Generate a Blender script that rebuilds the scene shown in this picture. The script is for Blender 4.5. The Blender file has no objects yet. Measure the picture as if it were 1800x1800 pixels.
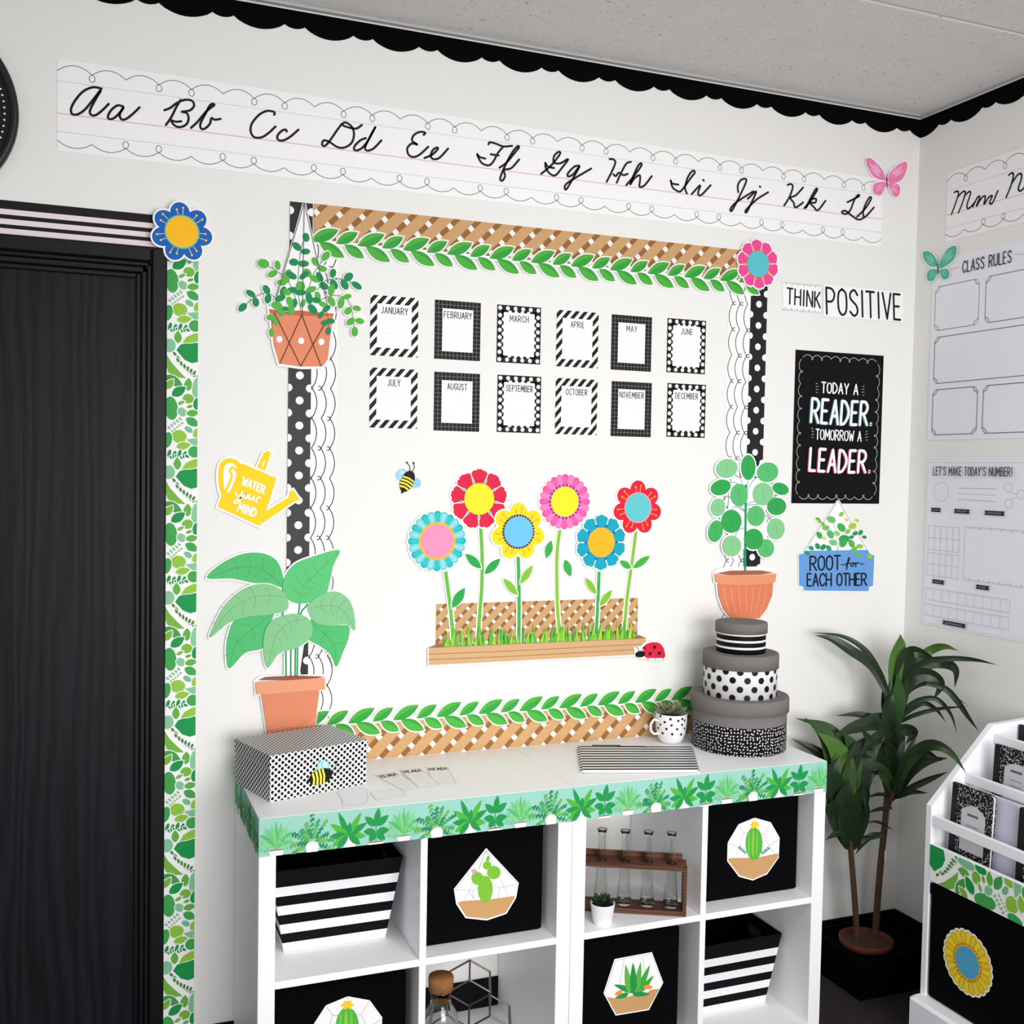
import bpy, math, random
from mathutils import Vector, Matrix
from mathutils.geometry import tessellate_polygon

# ------------------------------------------------------------------ camera
CAM = Vector((-2.5052, -2.778, 1.53))
C_R = Vector((0.92857, -0.37065, 0.01791)).normalized()
C_F = Vector((0.37105, 0.92778, -0.03942)).normalized()
C_U = C_R.cross(C_F).normalized(); C_R = C_F.cross(C_U).normalized()
FPX = 1886.74                       # focal length in pixels of the 1800 px frame
scene = bpy.context.scene
COL = scene.collection
cam_d = bpy.data.cameras.new('camera'); cam_d.sensor_width = 36.0; cam_d.lens = FPX / 1800 * 36
cam_d.clip_start = 0.05
cam = bpy.data.objects.new('camera', cam_d); COL.objects.link(cam)
cam.matrix_world = Matrix(((C_R.x, C_U.x, -C_F.x, CAM.x), (C_R.y, C_U.y, -C_F.y, CAM.y), (C_R.z, C_U.z, -C_F.z, CAM.z), (0, 0, 0, 1)))
scene.camera = cam

# ------------------------------------------------------------------ light
world = bpy.data.worlds.new('room_light'); scene.world = world; world.use_nodes = True
bg = world.node_tree.nodes['Background']; bg.inputs[0].default_value = (0.93, 0.96, 1.0, 1); bg.inputs[1].default_value = 0.45
def area(name, loc, target, sx, sy, power, color=(1, 1, 1)):
    l = bpy.data.lights.new(name, 'AREA'); l.shape = 'RECTANGLE'; l.size = sx; l.size_y = sy; l.energy = power; l.color = color
    o = bpy.data.objects.new(name, l); COL.objects.link(o); o.location = loc
    o.rotation_euler = (Vector(target) - Vector(loc)).to_track_quat('-Z', 'Y').to_euler()
    return o
area('window_light', (-1.45, -4.0, 1.25), (-1.52, 0, 0.78), 2.1, 1.5, 40, (1.0, 0.985, 0.975)).data.spread = math.radians(112)
area('overhead_fill', (-1.15, -2.3, 2.62), (-1.0, -1.9, 0), 1.2, 0.6, 21, (1.0, 0.99, 0.98))  # unseen lamp, added to brighten the shelf top, cart and right wall
vs = scene.view_settings
vs.view_transform = 'Standard'; vs.look = 'None'; vs.gamma = 1.0; vs.use_curve_mapping = False; vs.exposure = 0.12

# ------------------------------------------------------------------ materials
def lin(c):
    return tuple(((v / 255) / 12.92 if v / 255 <= 0.04045 else ((v / 255 + 0.055) / 1.055) ** 2.4) for v in c)
_mats = {}
def M(rgb, rough=0.6, spec=0.25, name=None, metal=0.0):
    key = (tuple(rgb), rough, spec, metal)
    if key in _mats: return _mats[key]
    m = bpy.data.materials.new(name or 'print_%d_%d_%d' % tuple(int(v) for v in rgb)); m.use_nodes = True
    b = m.node_tree.nodes['Principled BSDF']
    b.inputs['Base Color'].default_value = (*lin(rgb), 1); b.inputs['Roughness'].default_value = rough
    b.inputs['Specular IOR Level'].default_value = spec; b.inputs['Metallic'].default_value = metal
    _mats[key] = m
    return m
class NT:
    """tiny helper to write procedural node materials"""
    def __init__(s, name, rough=0.6, spec=0.25):
        s.m = bpy.data.materials.new(name); s.m.use_nodes = True; s.t = s.m.node_tree; s.b = s.t.nodes['Principled BSDF']
        s.b.inputs['Roughness'].default_value = rough; s.b.inputs['Specular IOR Level'].default_value = spec
    def n(s, typ, **kw):
        nd = s.t.nodes.new(typ)
        for k, v in kw.items(): setattr(nd, k, v)
        return nd
    def link(s, a, b): s.t.links.new(a, b)
    def math(s, op, a, b=None):
        nd = s.n('ShaderNodeMath', operation=op)
        for i, v in enumerate((a, b)):
            if v is None: continue
            if isinstance(v, (int, float)): nd.inputs[i].default_value = v
            else: s.link(v, nd.inputs[i])
        return nd.outputs[0]
    def obj(s):
        sep = s.n('ShaderNodeSeparateXYZ'); tc = s.n('ShaderNodeTexCoord'); s.link(tc.outputs['Object'], sep.inputs[0])
        return sep.outputs
    def mix(s, fac, ca, cb):
        nd = s.n('ShaderNodeMix', data_type='RGBA')
        if isinstance(fac, (int, float)): nd.inputs[0].default_value = fac
        else: s.link(fac, nd.inputs[0])
        for i, c in ((6, ca), (7, cb)):
            if isinstance(c, tuple): nd.inputs[i].default_value = (*lin(c), 1)
            else: s.link(c, nd.inputs[i])
        return nd.outputs[2]
    def noise(s, scale, detail=2, vec=None, rough=0.5):
        nd = s.n('ShaderNodeTexNoise'); nd.inputs['Scale'].default_value = scale; nd.inputs['Detail'].default_value = detail; nd.inputs['Roughness'].default_value = rough
        if vec is None: vec = s.n('ShaderNodeTexCoord').outputs['Object']
        s.link(vec, nd.inputs['Vector'])
        return nd.outputs['Fac']
    def scaled(s, sc):
        mp = s.n('ShaderNodeMapping'); s.link(s.n('ShaderNodeTexCoord').outputs['Object'], mp.inputs[0]); mp.inputs['Scale'].default_value = sc
        return mp.outputs[0]
    def bump(s, h, strength, dist=0.002):
        nd = s.n('ShaderNodeBump'); nd.inputs['Strength'].default_value = strength; nd.inputs['Distance'].default_value = dist
        s.link(h, nd.inputs['Height']); s.link(nd.outputs[0], s.b.inputs['Normal'])
    def base(s, c):
        if isinstance(c, tuple): s.b.inputs['Base Color'].default_value = (*lin(c), 1)
        else: s.link(c, s.b.inputs['Base Color'])
        return s.m
    def dots(s, u, v, pu, pv, r):
        """staggered dots over plane coordinates u, v; r in units of the period"""
        def grid(off):
            fu = s.math('SUBTRACT', s.math('FRACT', s.math('ADD', s.math('DIVIDE', u, pu), 50 + off)), 0.5)
            fv = s.math('SUBTRACT', s.math('FRACT', s.math('ADD', s.math('DIVIDE', v, pv), 50 + off)), 0.5)
            fv = s.math('MULTIPLY', fv, pv / pu)
            d = s.math('SQRT', s.math('ADD', s.math('MULTIPLY', fu, fu), s.math('MULTIPLY', fv, fv)))
            return s.math('LESS_THAN', d, r)
        return s.math('MAXIMUM', grid(0.0), grid(0.5))

WHITE = (243, 242, 243); PAPER = (252, 251, 252); BLACK = (12, 11, 13)

t = NT('wall_paint', 0.75, 0.15); t.bump(t.noise(160, 3), 0.12, 0.001); MW = t.base((241, 240, 237))
t = NT('ceiling_tile', 0.9, 0.05)
n1 = t.noise(75, 6, None, 0.8); n2 = t.noise(9, 2)
sp = t.math('LESS_THAN', n1, 0.385); MCT = t.base(t.mix(sp, t.mix(n2, (212, 210, 207), (222, 220, 218)), (150, 147, 144)))
t.bump(n1, 0.5, 0.003)
t = NT('ceiling_grid', 0.5, 0.3); t.bump(t.noise(80, 2), 0.05, 0.001); MCG = t.base((190, 190, 192))
t = NT('carpet', 0.95, 0.05); nn = t.noise(420, 3); t.bump(nn, 0.8, 0.004); MFL = t.base(t.mix(nn, (34, 32, 32), (70, 66, 64)))
t = NT('baseboard_vinyl', 0.6, 0.12); t.bump(t.noise(60, 2), 0.05, 0.001); MBB = t.base((8, 8, 9))
t = NT('black_wood', 0.5, 0.16)
wv = t.n('ShaderNodeTexWave', wave_type='BANDS', bands_direction='X'); wv.inputs['Scale'].default_value = 9; wv.inputs['Distortion'].default_value = 14; wv.inputs['Detail'].default_value = 3
wv.inputs['Detail Scale'].default_value = 1.1; t.link(t.scaled((1, 1, 0.10)), wv.inputs['Vector'])
fine = t.noise(1.0, 4, t.scaled((260, 260, 5)))
hgt = t.math('ADD', t.math('MULTIPLY', wv.outputs['Fac'], 0.55), t.math('MULTIPLY', fine, 0.6))
t.bump(hgt, 0.35, 0.0016); MDOOR = t.base(t.mix(hgt, (5, 5, 7), (27, 27, 34)))
t = NT('black_paint', 0.45, 0.2); t.bump(t.noise(1, 3, t.scaled((200, 200, 6))), 0.15, 0.001); MFRAME = t.base((13, 13, 17))
t = NT('white_laminate', 0.42, 0.35); t.bump(t.noise(300, 2), 0.02, 0.0005); MLAM = t.base((252, 252, 254))
t = NT('cart_white', 0.45, 0.3); t.bump(t.noise(200, 2), 0.03, 0.0005); MCART = t.base((248, 249, 254))
t = NT('black_fabric', 0.9, 0.04); t.bump(t.noise(500, 2), 0.4, 0.001); MFAB = t.base((8, 8, 10))
t = NT('black_card', 0.9, 0.04); t.bump(t.noise(200, 2), 0.05, 0.0005); MBC = t.base((9, 8, 9))
t = NT('paper', 0.7, 0.12); t.bump(t.noise(220, 2), 0.02, 0.0005); MPAPER = t.base(PAPER)
def lattice_mat(name, cx, cz, p):
    t = NT(name, 0.65, 0.15); o = t.obj()
    x = t.math('SUBTRACT', o[0], cx); z = t.math('SUBTRACT', o[2], cz)
    u = t.math('FRACT', t.math('ADD', t.math('DIVIDE', t.math('ADD', x, z), p), 50.5))     # along "\" planks index
    v = t.math('FRACT', t.math('ADD', t.math('DIVIDE', t.math('SUBTRACT', x, z), p), 50.5))
    du = t.math('ABSOLUTE', t.math('SUBTRACT', u, 0.5)); dv = t.math('ABSOLUTE', t.math('SUBTRACT', v, 0.5))
    gu = t.math('LESS_THAN', du, 0.165); gv = t.math('LESS_THAN', dv, 0.165)
    grain = t.noise(1, 3, t.scaled((120, 120, 120)))
    tan = t.mix(grain, (212, 170, 122), (200, 156, 108)); brown = t.mix(grain, (160, 112, 66), (146, 98, 54))
    c = t.mix(gv, tan, t.mix(gu, brown, (246, 244, 242)))
    t.bump(grain, 0.03, 0.0005)
    return t.base(c)

# ------------------------------------------------------------------ geometry helpers
class MB:
    def __init__(s): s.v = []; s.f = []; s.m = []; s.mats = []; s.sm = []
    def mi(s, mat):
        if mat not in s.mats: s.mats.append(mat)
        return s.mats.index(mat)
    def face(s, pts, mat, smooth=False):
        b = len(s.v); s.v += [Vector(p) for p in pts]; s.f.append(tuple(range(b, b + len(pts)))); s.m.append(s.mi(mat)); s.sm.append(smooth)
    def poly(s, pts, mat):
        """planar polygon, may be concave"""
        pts = [Vector(p) for p in pts]
        if len(pts) <= 4: s.face(pts, mat); return
        b = len(s.v); s.v += pts; k = s.mi(mat)
        for tri in tessellate_polygon([pts]):
            s.f.append(tuple(b + i for i in tri)); s.m.append(k); s.sm.append(False)
    def prism(s, pts, vec, mat, side=None, cap2=True):
        pts = [Vector(p) for p in pts]; q = [p + Vector(vec) for p in pts]
        s.poly(q, mat)
        if cap2: s.poly(pts, mat)
        for i in range(len(pts)):
            j = (i + 1) % len(pts); s.face((pts[i], pts[j], q[j], q[i]), side or mat)
    def box(s, a, b, mat, mats6=None):
        x0, y0, z0 = a; x1, y1, z1 = b
        P = [(x0, y0, z0), (x1, y0, z0), (x1, y1, z0), (x0, y1, z0), (x0, y0, z1), (x1, y0, z1), (x1, y1, z1), (x0, y1, z1)]
        F = [(0, 3, 2, 1), (4, 5, 6, 7), (0, 1, 5, 4), (1, 2, 6, 5), (2, 3, 7, 6), (3, 0, 4, 7)]
        for i, f in enumerate(F): s.face([P[k] for k in f], mats6[i] if mats6 else mat)
    def bbox(s, a, b, mat, r=0.002):
        """box with chamfered vertical+horizontal edges (real edge highlights)"""
        x0, y0, z0 = a; x1, y1, z1 = b; r = min(r, (x1 - x0) / 3, (y1 - y0) / 3, (z1 - z0) / 3)
        def ring(i, z): return [(x0 + i + r0, y0 + i + r1, z) for r0, r1 in ()]
        lay = []
        for z, ins in ((z0, r), (z0 + r, 0), (z1 - r, 0), (z1, r)):
            c = r if ins == 0 else 0
            X0, X1, Y0, Y1 = x0 + ins, x1 - ins, y0 + ins, y1 - ins
            e = r
            lay.append([(X0 + e, Y0, z), (X1 - e, Y0, z), (X1, Y0 + e, z), (X1, Y1 - e, z), (X1 - e, Y1, z), (X0 + e, Y1, z), (X0, Y1 - e, z), (X0, Y0 + e, z)])
        s.face(list(reversed(lay[0])), mat); s.face(lay[3], mat)
        for k in range(3):
            for i in range(8):
                j = (i + 1) % 8; s.face((lay[k][i], lay[k][j], lay[k + 1][j], lay[k + 1][i]), mat)
    def lathe(s, prof, mat, n=40, c=(0, 0), smooth=True, mats=None, a0=0.0, a1=None):
        """prof: list of (r, z)"""
        full = a1 is None; a1 = 2 * math.pi if full else a1
        b = len(s.v); k = len(prof); m = n if full else n + 1
        for i in range(m):
            a = a0 + (a1 - a0) * i / n
            for r, z in prof: s.v.append(Vector((c[0] + r * math.cos(a), c[1] + r * math.sin(a), z)))
        for i in range(n):
            i2 = (i + 1) % m
            for j in range(k - 1):
                s.f.append((b + i * k + j, b + i2 * k + j, b + i2 * k + j + 1, b + i * k + j + 1))
                s.m.append(s.mi(mats[j] if mats else mat)); s.sm.append(smooth)
    def tube(s, pts, r, mat, n=8, caps=True):
        pts = [Vector(p) for p in pts]; rad = r if isinstance(r, (list, tuple)) else [r] * len(pts)
        rings = []; up = Vector((0, 0, 1)); prev = None
        for i, p in enumerate(pts):
            d = (pts[min(i + 1, len(pts) - 1)] - pts[max(i - 1, 0)]).normalized()
            if prev is None: x = d.cross(up if abs(d.z) < 0.9 else Vector((1, 0, 0))).normalized()
            else: x = (prev - d * prev.dot(d)).normalized()
            prev = x; y = d.cross(x)
            rings.append([p + (x * math.cos(2 * math.pi * k / n) + y * math.sin(2 * math.pi * k / n)) * rad[i] for k in range(n)])
        b = len(s.v)
        for rg in rings: s.v += rg
        for i in range(len(pts) - 1):
            for k in range(n):
                k2 = (k + 1) % n
                s.f.append((b + i * n + k, b + i * n + k2, b + (i + 1) * n + k2, b + (i + 1) * n + k)); s.m.append(s.mi(mat)); s.sm.append(True)
        if caps:
            s.face(list(reversed(rings[0])), mat); s.face(rings[-1], mat)
    def build(s, name, parent=None, org=None, weld=False):
        """one mesh object; org = world origin the vertices are made relative to"""
        o3 = Vector(org) if org is not None else Vector((0, 0, 0))
        me = bpy.data.meshes.new(name)
        me.from_pydata([tuple(v - o3) for v in s.v], [], s.f)
        for m in s.mats: me.materials.append(m)
        for p, k, sm in zip(me.polygons, s.m, s.sm): p.material_index = k; p.use_smooth = sm
        me.update()
        o = bpy.data.objects.new(name, me); COL.objects.link(o)
        if parent is not None: o.parent = parent
        elif org is not None: o.location = o3
        return o
def tag(o, label=None, cat=None, group=None, kind=None):
    if label: o['label'] = label
    if cat: o['category'] = cat
    if group: o['group'] = group
    if kind: o['kind'] = kind
    return o
def thing(name, label, cat, loc, rz=0.0, group=None):
    o = bpy.data.objects.new(name, None); o.empty_display_size = 0.05; COL.objects.link(o)
    o.location = loc; o.rotation_euler = (0, 0, rz)
    return tag(o, label, cat, group)
def cr(pts, closed=False, n=6):
    """Catmull-Rom through 2-D or 3-D points"""
    P = [Vector((*p, 0)) if len(p) == 2 else Vector(p) for p in pts]; two = len(pts[0]) == 2; N = len(P); out = []
    for i in range(N if closed else N - 1):
        p0 = P[(i - 1) % N] if closed or i > 0 else P[0] * 2 - P[1]
        p1 = P[i]; p2 = P[(i + 1) % N]
        p3 = P[(i + 2) % N] if closed or i + 2 < N else P[-1] * 2 - P[-2]
        for k in range(n):
            t = k / n
            out.append(0.5 * ((2 * p1) + (p2 - p0) * t + (2 * p0 - 5 * p1 + 4 * p2 - p3) * t * t + (3 * p1 - p0 - 3 * p2 + p3) * t ** 3))
    if not closed: out.append(P[-1].copy())
    return [tuple(v)[:2] for v in out] if two else out
def area2(p): return sum(p[i][0] * p[(i + 1) % len(p)][1] - p[(i + 1) % len(p)][0] * p[i][1] for i in range(len(p))) / 2
def inflate(p, d):
    """grow a closed outline outwards by d"""
    N = len(p); sg = 1 if area2(p) > 0 else -1; out = []
    for i in range(N):
        a, b, c = Vector(p[i - 1]), Vector(p[i]), Vector(p[(i + 1) % N])
        e1, e2 = b - a, c - b
        if e1.length < 1e-9: e1 = e2
        if e2.length < 1e-9: e2 = e1
        if e1.length < 1e-9: out.append(tuple(b)); continue
        e1.normalize(); e2.normalize()
        n1 = Vector((e1.y, -e1.x)) * sg; n2 = Vector((e2.y, -e2.x)) * sg; n = n1 + n2
        if n.length < 1e-3: n = n1.copy()
        n.normalize(); k = min(1.6, 1 / max(0.3, n.dot(n1)))
        out.append(tuple(b + n * d * k))
    return out
def clip(poly, x0, x1, y0, y1):
    for ax, lim, sg in ((0, x0, 1), (0, x1, -1), (1, y0, 1), (1, y1, -1)):
        out = []
        for i in range(len(poly)):
            a, b = poly[i - 1], poly[i]; ia = (a[ax] - lim) * sg >= 0; ib = (b[ax] - lim) * sg >= 0
            if ia != ib:
                t = (lim - a[ax]) / (b[ax] - a[ax]); out.append((a[0] + (b[0] - a[0]) * t, a[1] + (b[1] - a[1]) * t))
            if ib: out.append(b)
        poly = out
        if not poly: return []
    return poly
def ell(cx, cy, a, b, ang=0, n=18):
    c, s = math.cos(ang), math.sin(ang)
    return [(cx + a * math.cos(t) * c - b * math.sin(t) * s, cy + a * math.cos(t) * s + b * math.sin(t) * c) for t in (2 * math.pi * i / n for i in range(n))]
def leaf2(b, t, w, n=9, belly=0.45, bend=0.0):
    """pointed leaf outline from base b to tip t, full width w"""
    b, t = Vector(b), Vector(t); d = t - b; nrm = Vector((-d.y, d.x)).normalized()
    up, dn = [], []
    for i in range(n + 1):
        s = i / n; k = math.sin(math.pi * s ** (math.log(0.5) / math.log(belly))) ** 0.85 * w / 2
        c = b + d * s + nrm * bend * math.sin(math.pi * s)
        up.append(tuple(c + nrm * k)); dn.append(tuple(c - nrm * k))
    return up + dn[-2:0:-1]

class Frame:
    """a plane in the room: origin, right axis, up axis, normal towards the room"""
    def __init__(s, o, ex, ey, n): s.o, s.ex, s.ey, s.n = (Vector(v) for v in (o, ex, ey, n))
    def pt(s, a, b, h=0.0): return s.o + s.ex * a + s.ey * b + s.n * h
    def px(s, u, v):
        """the point of this plane seen at photo pixel (u, v), in plane coordinates"""
        d = C_F + C_R * ((u - 900) / FPX) - C_U * ((v - 900) / FPX)
        t = (s.o - CAM).dot(s.n) / d.dot(s.n); q = CAM + d * t - s.o
        return (q.dot(s.ex), q.dot(s.ey))
    def crop(s, ox, oy, k): return lambda p: s.px(ox + p[0] / k, oy + p[1] / k)
BACK = Frame((0, 0, 0), (1, 0, 0), (0, 0, 1), (0, -1, 0))
RIGHT = Frame((0, 0, 0), (0, -1, 0), (0, 0, 1), (-1, 0, 0))
def at(u, v, y):
    """the room point at depth y seen at photo pixel (u, v)"""
    d = C_F + C_R * ((u - 900) / FPX) - C_U * ((v - 900) / FPX)
    return CAM + d * ((y - CAM.y) / d.y)

DH = 7e-5
class Art:
    """a flat paper thing on a plane: a backing card with printed or layered pieces on it"""
    def __init__(s, name, label, cat, fr, h0=0.001, group=None, conv=None):
        s.name, s.label, s.cat, s.fr, s.h, s.group = name, label, cat, fr, h0, group
        s.parts = []; s.conv = conv or (lambda p: p); s.ab = []; s.h0 = h0
    def part(s, name, label=None, kind=None, sub=None):
        s.parts.append((name, MB(), label, kind, sub)); return len(s.parts) - 1
    @property
    def mb(s): return s.parts[-1][1]
    def raw(s, pts, mat, thick=0.0):
        if not isinstance(mat, bpy.types.Material): mat = M(mat)
        s.h += DH; s.ab += pts
        if thick:
            s.h += thick
            s.mb.prism([s.fr.pt(a, b, s.h - thick) for a, b in pts], s.fr.n * thick, mat)
        else: s.mb.poly([s.fr.pt(a, b, s.h) for a, b in pts], mat)
    def poly(s, pts, mat, smooth=False, thick=0.0, n=5, grow=0.0):
        q = [s.conv(p) for p in pts]
        if smooth: q = cr(q, True, n)
        if grow: q = inflate(q, grow)
        s.raw(q, mat, thick); return q
    def raw_stroke(s, q, w, mat, closed=False, taper=None):
        if not isinstance(mat, bpy.types.Material): mat = M(mat)
        s.h += DH; s.ab += [q[0], q[-1]]; L, R = [], []; N = len(q)
        for i in range(N):
            a = Vector(q[(i - 1) % N] if closed or i else q[0]); b = Vector(q[(i + 1) % N] if closed or i < N - 1 else q[-1]); d = b - a
            if d.length < 1e-9: d = Vector((1e-6, 0))
            d.normalize(); nr = Vector((-d.y, d.x)) * w / 2 * (1 if taper is None else (1 - taper * i / (N - 1))); c = Vector(q[i])
            L.append(tuple(c + nr)); R.append(tuple(c - nr))
        for i in range(N if closed else N - 1):
            j = (i + 1) % N; s.mb.face([s.fr.pt(*p, s.h) for p in (L[i], R[i], R[j], L[j])], mat)
        if not closed:
            for c in (q[0], q[-1]): s.mb.face([s.fr.pt(a, b, s.h + 2e-5) for a, b in ell(c[0], c[1], w / 2, w / 2, 0, 8)], mat)
    def stroke(s, pts, w, mat, smooth=True, closed=False, n=5, taper=None):
        q = [s.conv(p) for p in pts]
        if smooth and len(q) > 2: q = cr(q, closed, n)
        s.raw_stroke(q, w, mat, closed, taper)
    def disc(s, c, r, mat, n=18):
        c = s.conv(c); s.raw(ell(c[0], c[1], r, r, 0, n), mat)
    def oval(s, c, a, b, ang, mat, n=16, grow=0.0, thick=0.0):
        """ellipse: centre and half axes measured in the converter's own units"""
        e = [s.conv(p) for p in ell(c[0], c[1], a, b, -ang, n)]
        if grow: e = inflate(e, grow)
        s.raw(e, mat, thick); return e
    def done(s, base=None):
        a0 = sum(p[0] for p in s.ab) / len(s.ab); b0 = min(p[1] for p in s.ab)
        org = s.fr.pt(a0, b0, 0)
        live = [p for p in s.parts if p[1].f]
        if len(live) == 1:
            o = live[0][1].build(s.name, None, org); return tag(o, s.label, s.cat, s.group)
        e = thing(s.name, s.label, s.cat, org, 0, s.group); made = {}
        for i, (nm, mb, lab, kind, sub) in enumerate(s.parts):
            if not mb.f: continue
            par = made.get(sub, e) if sub is not None else e
            o = mb.build(nm, par, org); tag(o, lab, None, None, kind); made[i] = o
        return e

# hand-lettered capitals as strokes in a unit box; a leading 's' marks a smooth stroke
GL = {
 'A': ['l', (0, 0), (.5, 1), (1, 0), 'l', (.18, .33), (.82, .33)], 'B': ['l', (0, 0), (0, 1), 's', (0, 1), (.6, .97), (.85, .78), (.6, .55), (0, .52), 's', (0, .52), (.7, .5), (1, .27), (.7, .03), (0, 0)],
 'C': ['s', (1, .8), (.75, .98), (.35, .95), (.05, .65), (.05, .35), (.35, .04), (.75, .02), (1, .2)], 'D': ['l', (0, 0), (0, 1), 's', (0, 1), (.5, .95), (.95, .65), (.95, .35), (.5, .05), (0, 0)],
 'E': ['l', (.9, 1), (0, 1), (0, 0), (.9, 0), 'l', (0, .52), (.75, .52)], 'F': ['l', (.9, 1), (0, 1), (0, 0), 'l', (0, .52), (.75, .52)],
 'G': ['s', (1, .8), (.75, .98), (.35, .95), (.05, .65), (.05, .35), (.35, .04), (.75, .04), (1, .25), 'l', (1, .25), (1, .45), (.6, .45)],
 'H': ['l', (0, 0), (0, 1), 'l', (1, 0), (1, 1), 'l', (0, .5), (1, .5)], 'I': ['l', (.5, 0), (.5, 1)], 'J': ['s', (.9, 1), (.9, .5), (.85, .15), (.5, 0), (.1, .1)],
 'K': ['l', (0, 0), (0, 1), 'l', (.9, 1), (0, .42), 'l', (.25, .58), (1, 0)], 'L': ['l', (0, 1), (0, 0), (.9, 0)], 'M': ['l', (0, 0), (.05, 1), (.5, .3), (.95, 1), (1, 0)],
 'N': ['l', (0, 0), (0, 1), (1, 0), (1, 1)], 'O': ['s', (.5, 1), (.1, .85), (0, .5), (.1, .15), (.5, 0), (.9, .15), (1, .5), (.9, .85), (.5, 1)],
 'P': ['l', (0, 0), (0, 1), 's', (0, 1), (.65, .97), (.95, .75), (.65, .5), (0, .47)], 'R': ['l', (0, 0), (0, 1), 's', (0, 1), (.65, .97), (.95, .75), (.65, .5), (0, .47), 'l', (.4, .48), (1, 0)],
 'S': ['s', (.95, .82), (.6, 1), (.15, .9), (.12, .66), (.8, .4), (.9, .15), (.5, 0), (.05, .15)], 'T': ['l', (0, 1), (1, 1), 'l', (.5, 1), (.5, 0)],
 'U': ['s', (0, 1), (0, .5), (.05, .15), (.5, 0), (.95, .15), (1, .5), (1, 1)], 'V': ['l', (0, 1), (.5, 0), (1, 1)], 'W': ['l', (0, 1), (.25, 0), (.5, .7), (.75, 0), (1, 1)],
 'Y': ['l', (0, 1), (.5, .48), (1, 1), 'l', (.5, .48), (.5, 0)], "'": ['l', (.5, 1.02), (.4, .8)], '!': ['l', (.5, 1), (.5, .3), 'l', (.5, .07), (.5, .0)], '.': ['l', (.4, .0), (.4, .05)]}
GW = {'I': .3, 'M': 1.25, 'W': 1.3, "'": .3, '!': .35, '.': .35, ' ': .55, 'J': .8, 'E': .85, 'F': .85, 'L': .8, 'T': .95}
def letters(art, text, p0, p1, ptop, w, col, gap=0.38, arch=0.0):
    """text along the baseline p0 -> p1 (converter units), cap height reaching ptop"""
    A = Vector(art.conv(p0)); B = Vector(art.conv(p1)); T = Vector(art.conv(ptop)); e = B - A; tot = e.length; e.normalize()
    up = T - A
    units = sum(GW.get(c, 1.0) for c in text) + gap * (len(text) - 1); k = tot / units; x = 0.0
    for c in text:
        cw = GW.get(c, 1.0)
        if c in GL:
            cur = None; sm = False
            def flush(cur, sm):
                if cur and len(cur) > 1:
                    if sm and len(cur) > 2: art.raw_stroke(cr(cur, False, 4), w, col)
                    else:
                        for i in range(len(cur) - 1): art.raw_stroke(cur[i:i + 2], w, col); art.h -= DH * 0.6
            for it in GL[c]:
                if isinstance(it, str): flush(cur, sm); cur = []; sm = it == 's'
                else:
                    xx = (x + it[0] * cw); yy = it[1] + arch * math.sin(math.pi * min(1, max(0, xx / units)))
                    q = A + e * (xx * k) + up * yy; cur.append((q.x, q.y))
            flush(cur, sm)
        x += cw + gap
def squiggle(x0, x1, y, step, amp, loop, sgn=1, pattern=(1, 1, 0), ph=0):
    """a looping doodle line from x0 to x1 at height y: arcs with little loops and cusps; returns points"""
    pts = []; n = max(1, round(abs(x1 - x0) / abs(step))); st = (x1 - x0) / n
    for i in range(n):
        for k in range(7): t = k / 6; pts.append((x0 + st * (i + t), y + sgn * amp * math.sin(math.pi * t) ** 0.8))
        if i < n - 1 and pattern[(i + ph) % len(pattern)]:
            cx, cy = x0 + st * (i + 1), y - sgn * loop
            for k in range(1, 9):
                a = math.pi / 2 - 2 * math.pi * k / 9
                pts.append((cx + math.copysign(1, st) * loop * 0.8 * math.cos(a), cy + sgn * loop * math.sin(a)))
    return pts

# ================================================================== the room
FLOOR, CEIL = -0.02, 2.687
DX0, DX1, DZ = -3.26, -2.372, 1.997                  # door opening
b = MB()
b.box((-4.6, 0, FLOOR), (DX0, 0.12, CEIL), MW); b.box((DX1, 0, FLOOR), (0.0, 0.12, CEIL), MW); b.box((DX0, 0, DZ), (DX1, 0.12, CEIL), MW)
tag(b.build('wall_back'), 'white painted wall behind the shelves', kind='structure')
b = MB(); b.box((0, -4.6, FLOOR), (0.12, 0.12, CEIL), MW); tag(b.build('wall_right'), 'white painted wall on the right', kind='structure')
b = MB(); b.box((-4.6, -4.6, FLOOR - 0.1), (0.12, 0.12, FLOOR), MFL); tag(b.build('floor'), 'dark grey carpet floor', kind='structure')
b = MB(); b.box((-4.6, -4.6, CEIL + 0.016), (0.12, 0.12, CEIL + 0.1), MCG); ceiling = tag(b.build('ceiling'), 'grey speckled tile ceiling', kind='structure')
tile = None
for r in range(4):
    for k in range(2):
        x1 = -k * 2.44 - (0.003 if k == 0 else 0.006); x0 = -(k + 1) * 2.44 + 0.006; y1 = -r * 0.622 - 0.006; y0 = -(r + 1) * 0.622 + 0.006
        if x0 < -4.6: x0 = -4.6
        b = MB(); b.bbox((x0, y0, CEIL), (x1, y1, CEIL + 0.02), MCT, 0.003); b.build('ceiling_tile', ceiling)
b = MB()
for r in range(1, 4): b.box((-4.6, -r * 0.622 - 0.007, CEIL + 0.004), (0, -r * 0.622 + 0.007, CEIL + 0.018), MCG)
for k in range(1, 2): b.box((-k * 2.44 - 0.007, -2.5, CEIL + 0.0045), (-k * 2.44 + 0.007, 0, CEIL + 0.0175), MCG)
b.build('grid_bar', ceiling)
b = MB(); b.box((-4.6, -0.024, CEIL - 0.002), (0, 0, CEIL - 0.0005), MCG); b.box((-4.6, -0.026, CEIL - 0.006), (0, -0.024, CEIL), MCG); tag(b.build('trim_1'), 'pale ceiling edge moulding along the back wall', kind='structure')
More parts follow.
